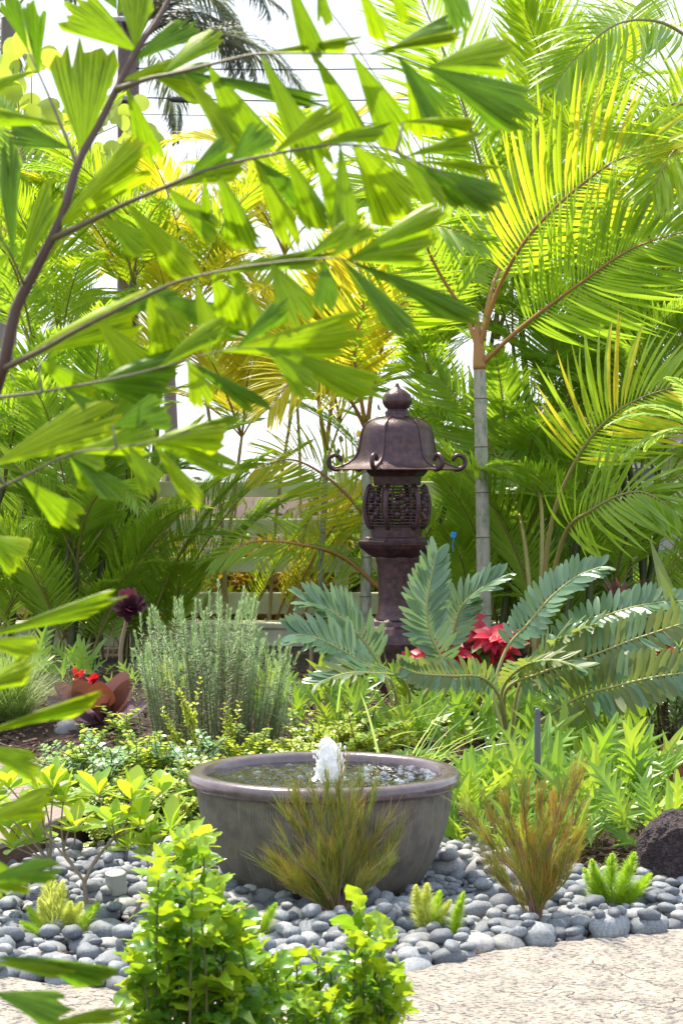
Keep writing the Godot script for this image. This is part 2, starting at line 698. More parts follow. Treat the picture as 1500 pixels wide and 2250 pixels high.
	for k in rest:
		var v := PackedVector3Array()
		var n := PackedVector3Array()
		var u := PackedVector2Array()
		var ix := PackedInt32Array()
		for e in rest[k]:
			var a: Array = e[2].surface_get_arrays(0)
			var s := v.size()
			var xf: Transform3D = e[1]
			var nb := xf.basis.inverse().transposed()
			for q in a[Mesh.ARRAY_VERTEX]: v.append(xf * q)
			for q in a[Mesh.ARRAY_NORMAL]: n.append((nb * q).normalized())
			u.append_array(a[Mesh.ARRAY_TEX_UV])
			for q in a[Mesh.ARRAY_INDEX]: ix.append(q + s)
		var ar := []
		ar.resize(Mesh.ARRAY_MAX)
		ar[Mesh.ARRAY_VERTEX] = v
		ar[Mesh.ARRAY_NORMAL] = n
		ar[Mesh.ARRAY_TEX_UV] = u
		ar[Mesh.ARRAY_INDEX] = ix
		am.add_surface_from_arrays(Mesh.PRIMITIVE_TRIANGLES, ar)
		var m2: StandardMaterial3D = k.duplicate()
		m2.uv1_scale = Vector3(9, 9, 9)
		am.surface_set_material(am.get_surface_count() - 1, m2)
	var o := solo("small_pebbles", am)
	tag(o, "bed of small grey river pebbles filling the gaps around the bowl", "pebbles", "", "stuff")
	print("pebbles ", out.size())

func wood_mat(key: String, c: Color, dark: Color) -> StandardMaterial3D:
	var m := mat(key, Color.WHITE, 0.75)
	m.albedo_texture = noise_tex(0.03, 5, [[0.0, dark], [0.5, c], [1.0, c.lightened(0.15)]], 512, key.length() + 20)
	m.uv1_triplanar = true
	m.uv1_scale = Vector3(0.6, 9, 9)
	bump(m, m.albedo_texture, 0.25)
	return m

func deck() -> void:
	var m := wood_mat("weathered_deck_wood", lin(0.21, 0.16, 0.14), lin(0.12, 0.085, 0.07))
	var mf := wood_mat("brown_fascia_wood", lin(0.10, 0.05, 0.035), lin(0.06, 0.03, 0.022))
	var a := P(-60, 1884, 6.55)     # near corner of the edge board, on the left
	var c := P(158, 1779, 7.38)     # right corner
	a.y = 0.14
	c.y = 0.14
	var dirv := (c - a).normalized()
	var inw := Vector3(dirv.z, 0, -dirv.x)
	if inw.x > 0: inw = -inw
	var root := Node3D.new()
	root.name = "deck"
	add_child(root)
	tag(root, "", "", "", "structure")
	# boards run left to right
	var mb := MB.new()
	mb.box(Vector3.ZERO, Vector3(3.2, 0.022, 0.138), Basis(), 0.004)
	var bm := mb.mesh(m, true)
	for k in 17:
		var z := -6.78 - k * 0.145
		# right end follows the slanted edge, then a straight side
		var xe: float
		if -z < 7.38: xe = lerpf(a.x, c.x, (-z - 6.55) / (7.38 - 6.55))
		else: xe = lerpf(c.x, c.x - 0.12, (-z - 7.38) / 2.0)
		part(root, "plank", bm, Transform3D(Basis(Vector3.UP, rr(-0.002, 0.002)), Vector3(xe - 1.6, 0.13 + rr(-0.0015, 0.0015), z)))
	var fb := MB.new()
	var mid := (a + c) * 0.5
	fb.box(Vector3(0, -0.07, 0), Vector3(a.distance_to(c) + 0.25, 0.15, 0.03), Basis(), 0.004)
	part(root, "fascia_board", fb.mesh(mf, true), Transform3D(Basis(dirv, Vector3.UP, dirv.cross(Vector3.UP)), mid + Vector3(0.03, -0.01, 0.02)))
	var eb := MB.new()
	eb.box(Vector3.ZERO, Vector3(a.distance_to(c) + 0.28, 0.024, 0.09), Basis(), 0.004)
	part(root, "edge_board", eb.mesh(m, true), Transform3D(Basis(dirv, Vector3.UP, dirv.cross(Vector3.UP)), mid + Vector3(0.02, 0.0, 0.0)))

func fence() -> void:
	var m := mat("cream_fence_paint", lin(0.80, 0.81, 0.62), 0.55)
	m.albedo_texture = noise_tex(0.02, 4, [[0.0, Color(0.86, 0.86, 0.84)], [1.0, Color(1, 1, 1)]], 256, 31)
	m.uv1_triplanar = true
	var f := thing("slat_fence", "cream horizontal board fence behind the palms", "fence", Vector3(0, gy(0, -13), -13.0))
	var ys := [1020.0, 1058.0, 1140.0, 1225.0, 1302.0]
	var hs := [0.0, 0.10, 0.095, 0.095, 0.14]
	for k in range(1, 5):
		var p := P(750, ys[k], 13.0)
		for s in 4:
			var mb := MB.new()
			mb.box(Vector3.ZERO, Vector3(2.392, hs[k], 0.035), Basis(), 0.004)
			part(f, "rail", mb.mesh(m, true), Transform3D(Basis(), Vector3(-3.6 + s * 2.4, p.y - hs[k] * 0.5, -13.0)))
	var pm := MB.new()
	pm.box(Vector3(0, 0.0, 0), Vector3(0.09, 1.3, 0.09), Basis(), 0.006)
	for s in 5:
		part(f, "post", pm.mesh(m, true), Transform3D(Basis(), Vector3(-4.8 + s * 2.4, 0.75, -13.065)))
	# low rendered kerb wall in front of it
	var k := MB.new()
	k.box(Vector3.ZERO, Vector3(9.0, 0.24, 0.22), Basis(), 0.012)
	var cm := mat("cream_render", lin(0.70, 0.69, 0.55), 0.85)
	bump(cm, noise_tex(0.2, 4, [], 256, 33), 0.3)
	cm.uv1_triplanar = true
	var w := thing("low_wall", "low cream rendered wall below the board fence", "wall", Vector3(0, gy(0, -12.6), -12.6))
	part(w, "wall_body", k.mesh(cm, true), Transform3D(Basis(), Vector3(0, 0.30, -12.6)))
	var cp := MB.new()
	cp.box(Vector3.ZERO, Vector3(9.0, 0.035, 0.27), Basis(), 0.006)
	part(w, "coping", cp.mesh(cm, true), Transform3D(Basis(), Vector3(0, 0.4375, -12.6)))

# ---------- beyond the fence ----------
func build_far() -> void:
	house()
	pole_and_wires()
	coconut()
	hedge()
	sea_grape()
	bare_tree()

func house() -> void:
	var wall := mat("pale_green_wall", lin(0.50, 0.56, 0.33), 0.8)
	var tile := mat("roof_tile", lin(0.42, 0.29, 0.25), 0.8)
	tile.albedo_texture = noise_tex(0.05, 4, [[0.0, Color(0.7, 0.7, 0.7)], [1.0, Color(1, 1, 1)]], 256, 41)
	tile.uv1_triplanar = true
	var trim := mat("white_trim", lin(0.75, 0.75, 0.72), 0.6)
	var glass := mat("window_glass", lin(0.05, 0.07, 0.08), 0.08)
	var h := thing("house", "pale green house with pinkish tiled hip roof behind the fence", "house", Vector3(4.2, -0.7, -24))
	var eave := P(1400, 962, 20.6)
	var b := MB.new()
	b.box(Vector3(4.5, (eave.y - 0.7) * 0.5 - 0.05, -24.0), Vector3(6.0, eave.y + 0.6, 6.0))
	part(h, "wall", b.mesh(wall, true))
	# courses of tiles on the front slope and on the left hip, each a proud step
	var n := 13
	var zt := -24.0
	var top := eave.y + 1.05
	for k in n:
		var t0 := float(k) / n
		var t1 := float(k + 1) / n
		var mb := MB.new()
		var rows := []
		var x0 := lerpf(1.25, 4.1, t0)
		var x1 := lerpf(1.25, 4.1, t1)
		var lift := 0.035
		var y0 := lerpf(eave.y, top, t0)
		var y1 := lerpf(eave.y, top, t1)
		var z0 := lerpf(-20.6, zt, t0)
		var z1 := lerpf(-20.6, zt, t1)
		mb.quad(mb.add(Vector3(x0, y0 + lift, z0)), mb.add(Vector3(9.0, y0 + lift, z0)), mb.add(Vector3(9.0, y1 + 0.005, z1)), mb.add(Vector3(x1, y1 + 0.005, z1)))
		mb.quad(mb.add(Vector3(x0, y0 - 0.01, z0)), mb.add(Vector3(9.0, y0 - 0.01, z0)), mb.add(Vector3(9.0, y0 + lift, z0)), mb.add(Vector3(x0, y0 + lift, z0)))
		mb.quad(mb.add(Vector3(x0, y0 + lift, z0)), mb.add(Vector3(x1, y1 + 0.005, z1)), mb.add(Vector3(x1, y1 + 0.005, -24.0 - (z1 + 24.0))), mb.add(Vector3(x0, y0 + lift, -24.0 - (z0 + 24.0))))
		part(h, "roof_course", mb.mesh(tile, true))
	var fs := MB.new()
	fs.box(Vector3(5.2, eave.y - 0.06, -20.66), Vector3(7.9, 0.1, 0.05), Basis(), 0.005)
	part(h, "fascia", fs.mesh(trim, true))
	for wx in [2.95, 4.7]:
		var w := hold(h, "window", Vector3(wx, eave.y - 0.62, -20.98))
		var g := MB.new()
		g.box(Vector3.ZERO, Vector3(0.7, 0.62, 0.03))
		part(w, "pane", g.mesh(glass, true), Transform3D(Basis(), Vector3(wx, eave.y - 0.62, -20.985)))
		var fr := MB.new()
		for s in [-1, 1]:
			fr.box(Vector3(s * 0.37, 0, 0), Vector3(0.05, 0.72, 0.06), Basis(), 0.004)
			fr.box(Vector3(0, s * 0.335, 0), Vector3(0.69, 0.05, 0.06), Basis(), 0.004)
		fr.box(Vector3(0, 0, 0), Vector3(0.69, 0.03, 0.05))
		part(w, "frame", fr.mesh(trim, true), Transform3D(Basis(), Vector3(wx, eave.y - 0.62, -20.97)))
	# grey block wall between fence and house
	var bl := mat("concrete_block", lin(0.36, 0.36, 0.36), 0.9)
	bump(bl, noise_tex(0.2, 4, [], 256, 44), 0.4)
	bl.uv1_triplanar = true
	var wl := thing("block_wall", "grey concrete block wall between the fence and the house", "wall", Vector3(3.0, -0.6, -16.0))
	var tp := P(1400, 1163, 16.0)
	var bb := MB.new()
	bb.box(Vector3.ZERO, Vector3(0.387, 0.187, 0.19), Basis(), 0.006)
	var bmesh := bb.mesh(bl, true)
	for r in 8:
		for cidx in 7:
			part(wl, "block", bmesh, Transform3D(Basis(), Vector3(1.75 + cidx * 0.4 + (0.2 if r % 2 else 0.0), tp.y - 0.1 - r * 0.2, -16.0 + rr(-0.004, 0.004))))
	var sh := thing("blue_tarp", "small slumped blue grey tarp behind the cycad fronds", "tarp", P(1290, 1300, 12.2))
	var mb2 := MB.new()
	var rows2 := []
	for i in 9:
		var ring := PackedVector3Array()
		for k in 13:
			var t := float(i) / 8
			var q := TAU * k / 12
			var rad := sin(PI * (0.08 + 0.5 * t)) * 0.13 * (1.0 + 0.3 * nz.get_noise_2d(k * 40.0, i * 30.0))
			ring.append(P(1285, 1300, 12.2) + Vector3(cos(q) * rad * 1.5, (1.0 - t) * 0.13 - 0.05, sin(q) * rad))
		rows2.append(ring)
	mb2.sheet(rows2)
	part(sh, "cloth", mb2.mesh(mat("blue_tarp", lin(0.07, 0.10, 0.15), 0.6)))

func pole_and_wires() -> void:
	var m := wood_mat("pole_wood", lin(0.13, 0.09, 0.085), lin(0.07, 0.05, 0.05))
	m.uv1_scale = Vector3(6, 0.7, 6)
	var b := P(279, 700, 30.0)
	var t := thing("utility_pole", "dark brown wooden utility pole behind the palms", "pole", Vector3(b.x, -0.7, -30.0))
	var mb := MB.new()
	var pts := []
	var ra := []
	for k in 9:
		pts.append(Vector3(b.x + 0.02 * k * 0.1, -0.7 + k * 1.4, -30.0))
		ra.append(0.165 - k * 0.004)
	mb.tube(pts, ra, 14)
	part(t, "shaft", mb.mesh(m))
	var met := mat("pole_metal", lin(0.25, 0.26, 0.28), 0.4, 0.7)
	for yy in [48.0, 220.0]:
		var br := MB.new()
		br.box(P(272, yy, 29.8) + Vector3(0.02, 0, 0.02), Vector3(0.42, 0.08, 0.34), Basis(), 0.01)
		part(t, "bracket", br.mesh(met, true))
	# wires, sagging, from the pole to the right; one with a black splice case
	var wm := mat("black_cable", lin(0.03, 0.03, 0.035), 0.5)
	var ws := [[[275, 150], [620, 153], [1000, 152], [1800, 168], 0.012, "upper overhead power wire crossing the white sky"],
		[[275, 213], [620, 222], [1000, 220], [1800, 240], 0.013, "middle overhead wire with a black splice case"],
		[[275, 250], [620, 258], [760, 268], [1800, 320], 0.008, "lowest thin overhead wire crossing the white sky"],
		[[640, -60], [760, 70], [950, 370], [1050, 540], 0.008, "thin slanting service wire running down behind the palms"]]
	for w in ws:
		var pp := []
		for k in 4: pp.append(P(w[k][0], w[k][1], 30.0))
		var sp := spline(pp, 24)
		var o := MB.new()
		var rad := []
		for q in sp: rad.append(w[4])
		o.tube(sp, rad, 5)
		var x := thing("overhead_wire", w[5], "wire", sp[0])
		part(x, "cable", o.mesh(wm))
		if w[5].begins_with("middle"):
			var cs := MB.new()
			cs.tube([P(372, 218, 29.99), P(380, 219, 29.99), P(440, 220, 29.99), P(450, 220, 29.99)], [0.02, 0.045, 0.045, 0.02], 10)
			part(x, "splice_case", cs.mesh(wm))

func coconut() -> void:
	# tall grey-green coconut palms far behind, seen against the sky
	var lm := leafm("coconut_leaf", lin(0.05, 0.065, 0.045), Color(0.3, 0.36, 0.2), 0.12, 0.45)
	var rm := mat("coconut_rachis", lin(0.2, 0.19, 0.12), 0.6)
	var tr := mat("coconut_trunk", lin(0.2, 0.18, 0.16), 0.9)
	var fr := frond_mesh(4.2, 1.9, 64, 0.95, 0.045, 1.3, lm, rm, 1.1, 2)
	var fr2 := frond_mesh(3.8, 2.5, 60, 0.9, 0.045, 1.6, lm, rm, 1.0, 3)
	for s in [[292, 110, 31.0, 13, "grey green coconut palm behind the utility pole"], [20, 40, 26.0, 8, "grey green coconut palm at the edge of the garden by the sea grape"]]:
		var c := P(s[0], s[1], s[2])
		var t := thing("coconut_palm", s[4], "palm tree", Vector3(c.x, -0.7, c.z), "far coconut palms")
		var mb := MB.new()
		var pts := []
		var ra := []
		for k in 12:
			var f := k / 11.0
			pts.append(Vector3(c.x - 0.08 * (1.0 - f), lerpf(-0.7, c.y, f), c.z))
			ra.append(lerpf(0.16, 0.1, f))
		mb.tube(pts, ra, 10)
		part(t, "trunk", mb.mesh(tr))
		for k in s[3]:
			var az: float = TAU * k / s[3] + rr(-0.25, 0.25) if s[0] < 100 or k < 4 else rr(-0.9, 0.9)   # wind-combed: most fronds trail to one side
			var up := Basis(Vector3.UP, az) * Basis(Vector3.FORWARD, rr(0.15, 1.25))
			part(t, "frond", [fr, fr2][k % 2], Transform3D(up.scaled(Vector3.ONE * rr(0.62, 0.85)), c))

func hedge() -> void:
	# dense shrubs on the far side of the fence
	var m := tintm("hedge_leaf", Color(0.8, 1.0, 0.3), 0.45, 0.5)
	var mb := MB.new()
	mb.blade(Vector3.ZERO, Vector3.UP, Vector3.BACK, 1.0, 0.42, 0.5, 3, 0)
	var lm := mb.mesh(m)
	var wood := mat("hedge_wood", lin(0.12, 0.09, 0.06), 0.9)
	var spec := [[-70, 14.3, 0.55, 1.1, 0], [170, 14.8, 0.6, 0.95, 0], [420, 14.5, 0.5, 0.75, 2], [600, 14.2, 0.5, 0.85, 2], [760, 14.6, 0.5, 0.9, 1], [930, 14.6, 0.55, 1.15, 0], [1080, 14.4, 0.5, 1.1, 0], [1250, 14.8, 0.45, 0.8, 1], [1590, 14.6, 0.4, 0.8, 0],
		[90, 19.0, 0.9, 2.3, 0], [-120, 18.0, 0.9, 2.6, 1], [480, 19.5, 0.9, 1.35, 1], [830, 19.0, 0.9, 1.7, 0], [1010, 20.0, 0.9, 2.0, 0]]
	var tone := [Color(0.07, 0.12, 0.02), Color(0.16, 0.2, 0.02), Color(0.3, 0.17, 0.03)]
	var words := ["dark green leafy", "yellow green leafy", "orange brown leafy"]
	var place := ["at the deck end of", "near the bromeliad end of", "behind the rosemary and", "between rosemary and lantern, beyond", "just behind the lantern beyond", "between lantern and ringed palm, beyond", "behind the ringed palm trunk beyond", "behind the cycad beyond", "at the house end of", "tall and far behind the deck end of", "tallest, far out beyond", "far behind the middle of", "far behind the lantern and", "far behind the ringed palm and"]
	for i in spec.size():
		var s: Array = spec[i]
		var c := gpt(s[0], s[1])
		var t := thing("hedge_shrub", "%s shrub %s the cream fence" % [words[s[4]], place[i]], "shrub", c, "shrubs beyond the fence")
		var xf := []
		var co := []
		var stem := MB.new()
		for k in 7:
			var q := Vector3(rr(-0.5, 0.5) * s[2], rr(0.6, 1.0) * (s[3] - c.y), rr(-0.4, 0.4) * s[2])
			stem.tube([c, c + q * 0.5 + rv(0.06), c + q], [0.03, 0.018, 0.006], 5)
		part(t, "stems", stem.mesh(wood))
		for k in 1700:
			var dirv := rv(1.0)
			while dirv.length() > 1.0 or dirv.length() < 0.35: dirv = rv(1.0)
			var lump := 1.0 + 0.4 * nz.get_noise_3d(dirv.x * 30.0 + i * 50.0, dirv.y * 30.0, dirv.z * 30.0)
			var p := c + Vector3(0, (s[3] - c.y) * 0.5, 0) + Vector3(dirv.x * s[2], dirv.y * (s[3] - c.y) * 0.55, dirv.z * s[2] * 0.8) * lump
			var a := (dirv + rv(0.8) + Vector3(0, 0.2, 0)).normalized()
			var l := rr(0.06, 0.13)
			xf.append(lx(p, p + a * l, rv(1.0) + Vector3(0, 0.8, 0), l))
			var b := rr(0.55, 1.5)
			var tc: Color = tone[s[4]] if rng.randf() < 0.75 else tone[rng.randi() % 3]
			co.append(Color(tc.r * b, tc.g * b, tc.b * b))
		many(t, "foliage", lm, xf, co)

func sea_grape() -> void:
	# round leathery leaves seen between the fishtail leaflets
	var lm := leafm("sea_grape_leaf", lin(0.2, 0.27, 0.03), Color(0.62, 0.75, 0.08), 0.35, 0.4)
	var mb := MB.new()
	var s0 := mb.add(Vector3(0, 0.5, 0.03))
	for k in 15:
		var q := TAU * k / 14.0
		mb.add(Vector3(sin(q) * 0.5, 0.5 - cos(q) * 0.5 * (1.0 if k % 14 else 0.8), 0.04 * sin(q * 2.0)))
	for k in 14: mb.tri(s0, s0 + 1 + k, s0 + 2 + k)
	var leaf := mb.mesh(lm)
	var wood := mat("sea_grape_wood", lin(0.3, 0.27, 0.17), 0.85)
	var b := gpt(-60, 15.0)
	var t := thing("sea_grape_tree", "sea grape tree with round yellow green leaves beside the pole", "tree", b)
	var trunk := MB.new()
	trunk.tube(spline([b, P(-30, 800, 15.0), P(30, 450, 14.8), P(60, 300, 14.8)], 10), [0.07, 0.065, 0.06, 0.055, 0.05, 0.045, 0.04, 0.035, 0.03, 0.024, 0.018], 8)
	part(t, "trunk", trunk.mesh(wood))
	var tips := [[30, 150], [40, 215], [20, 240], [70, 160], [0, 190], [215, 230], [275, 268], [240, 245], [300, 385], [310, 400], [285, 430], [330, 350], [105, 300], [150, 260], [60, 270], [200, 350], [255, 330]]
	for q in tips:
		var e := P(q[0], q[1], rr(14.2, 15.2))
		var br := MB.new()
		var st := P(50 + rr(-20, 20), 330 + rr(0, 60), 14.8)
		br.tube(spline([st, st.lerp(e, 0.5) + Vector3(0, -0.06, 0), e], 6), [0.008, 0.007, 0.007, 0.006, 0.005, 0.005, 0.004], 5)
		var bn := part(t, "branch", br.mesh(wood))
		for k in 6:
			var p := e + rv(0.10)
			var a := (rv(1.0) + Vector3(0, 0.3, 0)).normalized()
			var l := rr(0.11, 0.2)
			part(bn, "leaf", leaf, lx(p, p + a * l, Vector3(rr(-0.6, 0.6), rr(-0.2, 0.8), 1.0), l))

func bare_tree() -> void:
	var wood := mat("bare_wood", lin(0.16, 0.12, 0.11), 0.9)
	var b := Vector3(P(360, 600, 26).x, -0.7, -26)
	var t := thing("bare_tree", "leafless twiggy tree against the sky behind the golden palms", "tree", b)
	var mb := MB.new()
	var top := P(365, 640, 26)
	mb.tube([b, b.lerp(top, 0.5) + Vector3(0.1, 0, 0), top], [0.12, 0.09, 0.07], 8)
	part(t, "trunk", mb.mesh(wood))
	for k in 9:
		var br := MB.new()
		var e := P(300 + k * 22 + rr(-15, 15), rr(395, 500), 26 + rr(-0.7, 0.7))
		var mid := top.lerp(e, 0.5) + rv(0.12)
		br.tube(spline([top, mid, e], 8), [0.04, 0.036, 0.03, 0.026, 0.022, 0.018, 0.014, 0.01, 0.006], 5)
		for j in 9:
			var s := top.lerp(e, rr(0.45, 1.0)) + rv(0.08)
			var d2 := (e - top).normalized() + rv(0.9)
			br.tube([s, s + d2 * 0.22 + rv(0.05), s + d2 * 0.45 + rv(0.12)], [0.011, 0.008, 0.004], 4)
		part(t, "branch", br.mesh(wood))

# ---------- palms ----------
var leaflet_unit := []

func unit_leaflets(lm: Material) -> Array:
	var out := []
	for k in 3:
		var mb := MB.new()
		mb.blade(Vector3.ZERO, Vector3.UP, Vector3.BACK, 1.0, 1.0, [0.15, 0.4, 0.7][k], 5, 0, 0.010, [0.0, 0.012, -0.014][k])
		out.append(mb.mesh(lm))
	return out

# a whole arching frond for the crowns further back: stalk and two ranks of leaflets, from the origin along +Y, arching towards +X
func frond_mesh(L: float, bend: float, pairs: int, ll: float, lw: float, hang: float, lm: Material, rm: Material, vee: float, sd: int) -> ArrayMesh:
	var r2 := RandomNumberGenerator.new()
	r2.seed = sd * 77 + 5
	var stalk := MB.new()
	var leaf := MB.new()
	var pts := []
	var ra := []
	var tang := []
	var p := Vector3.ZERO
	var n := 22
	for i in n + 1:
		var t := float(i) / n
		var a := bend * pow(t, 1.35)
		var T := Vector3(sin(a), cos(a), 0.06 * sin(t * 5.0 + sd))
		tang.append(T.normalized())
		pts.append(p)
		ra.append(lerpf(0.011, 0.002, t) * maxf(0.6, L / 1.7))
		p += T * (L / n)
	stalk.tube(pts, ra, 5)
	for k in pairs:
		var t := lerpf(0.16, 0.985, (k + 0.5) / pairs)
		var u := t * n
		var i := mini(int(u), n - 1)
		var c: Vector3 = pts[i].lerp(pts[i + 1], u - i)
		var T: Vector3 = tang[i]
		var U := Vector3(-T.y, T.x, 0.0)
		var tt := (t - 0.16) / 0.825
		var A := deg_to_rad(lerpf(62.0, 24.0, tt)) + r2.randf_range(-0.07, 0.07)
		var prof := (0.5 + 0.5 * sin(PI * pow(tt, 0.7))) * (1.0 - 0.45 * pow(tt, 3.0))
		for sgn in [-1.0, 1.0]:
			var d: Vector3 = (T * cos(A) + Vector3(0, 0, sgn) * sin(A) + U * (vee * sin(A) * 0.55 + r2.randf_range(-0.06, 0.06))).normalized()
			var nr := (U - d * U.dot(d)).normalized()
			nr = nr.rotated(d, sgn * r2.randf_range(0.1, 0.45))
			leaf.blade(c, d, nr, ll * prof * r2.randf_range(0.9, 1.08), lw * r2.randf_range(0.85, 1.1), hang * r2.randf_range(0.6, 1.25), 4, 0, 0.2, r2.randf_range(-0.3, 0.3))
	var m := ArrayMesh.new()
	stalk.into(m, rm)
	leaf.into(m, lm)
	return m

# a frond whose stalk follows given points; leaflets are pieces of their own, or one joined part
func traced_frond(parent: Node3D, pts: Array, face: Vector3, o: Dictionary) -> void:
	var fr := hold(parent, "frond", pts[0])
	var n := 30
	var sp := spline(pts, n)
	var mb := MB.new()
	var ra := []
	for i in n + 1: ra.append(lerpf(o.get("r0", 0.012), 0.0022, pow(float(i) / n, 0.8)))
	mb.tube(sp, ra, 6)
	part(fr, "stalk", mb.mesh(o.rm))
	var pairs: int = o.pairs
	var xf := []
	var co := []
	for k in pairs:
		var t := lerpf(o.get("t0", 0.2), 0.985, (k + 0.5) / pairs)
		var u := t * n
		var i := mini(int(u), n - 1)
		var c: Vector3 = sp[i].lerp(sp[i + 1], u - i)
		var T: Vector3 = (sp[mini(i + 2, n)] - sp[maxi(i - 1, 0)]).normalized()
		var U := (face - T * face.dot(T)).normalized()
		var S := T.cross(U)
		var tt := (k + 0.5) / pairs
		var A := deg_to_rad(lerpf(o.get("a0", 62.0), o.get("a1", 26.0), tt)) + rr(-0.06, 0.06)
		var prof := (0.55 + 0.45 * sin(PI * pow(tt, 0.75))) * (1.0 - 0.4 * pow(tt, 3.0))
		for sgn in [-1.0, 1.0]:
			var d: Vector3 = (T * cos(A) + S * sgn * sin(A) + U * (o.get("vee", 0.35) * sin(A) + rr(-0.07, 0.07)) + Vector3(0, -o.get("droop", 0.12), 0)).normalized()
			var nr: Vector3 = U.rotated(d, sgn * rr(0.1, 0.5))
			var L: float = o.ll * prof * rr(0.9, 1.08)
			xf.append([lx(c, c + d * L, nr, o.lw * rr(0.85, 1.1)), rng.randi() % 3])
	if o.get("single", false):
		for e in xf:
			part(fr, "leaflet", leaflet_unit[e[1]], e[0], o.lm[rng.randi() % o.lm.size()])
	else:
		var all := MB.new()
		for e in xf:
			var a: Transform3D = e[0]
			all.blade(a.origin, a.basis.y, a.basis.z, a.basis.y.length(), a.basis.x.length(), [0.15, 0.4, 0.7][e[1]], 5, 0, 0.22, [0.0, 0.25, -0.3][e[1]])
		var q := part(fr, "leaflets", all.mesh(o.lm[rng.randi() % o.lm.size()]))
		q.set_meta("kind", "stuff")

func ringed_stem(parent: Node3D, pts: Array, r0: float, r1: float, nm := "stem") -> void:
	var n := 40
	var sp := spline(pts, n)
	var mb := MB.new()
	var ra := []
	var pp := []
	var every := 5
	for i in n + 1:
		var t := float(i) / n
		var r := lerpf(r0, r1, t)
		pp.append(sp[i])
		ra.append(r)
		if i % every == 0 and i > 0 and i < n:      # leaf scar: a thin proud ring
			var dirv: Vector3 = (sp[i + 1] - sp[i]).normalized()
			pp.append(sp[i] + dirv * 0.002)
			ra.append(r * 1.055)
			pp.append(sp[i] + dirv * 0.008)
			ra.append(r * 1.05)
			pp.append(sp[i] + dirv * 0.010)
			ra.append(r * 0.985)
	mb.tube(pp, ra, 14)
	part(parent, nm, mb.mesh(mats["areca_stem"]))
	for i in range(every, n, every):
		var rg := MB.new()
		var dirv: Vector3 = (sp[i + 1] - sp[i]).normalized()
		var r := lerpf(r0, r1, float(i) / n)
		rg.tube([sp[i] - dirv * 0.004, sp[i] - dirv * 0.002, sp[i] + dirv * 0.002, sp[i] + dirv * 0.004], [r * 0.99, r * 1.06, r * 1.06, r * 0.99], 14, false)
		part(parent, "leaf_scar", rg.mesh(mats["areca_scar"]))

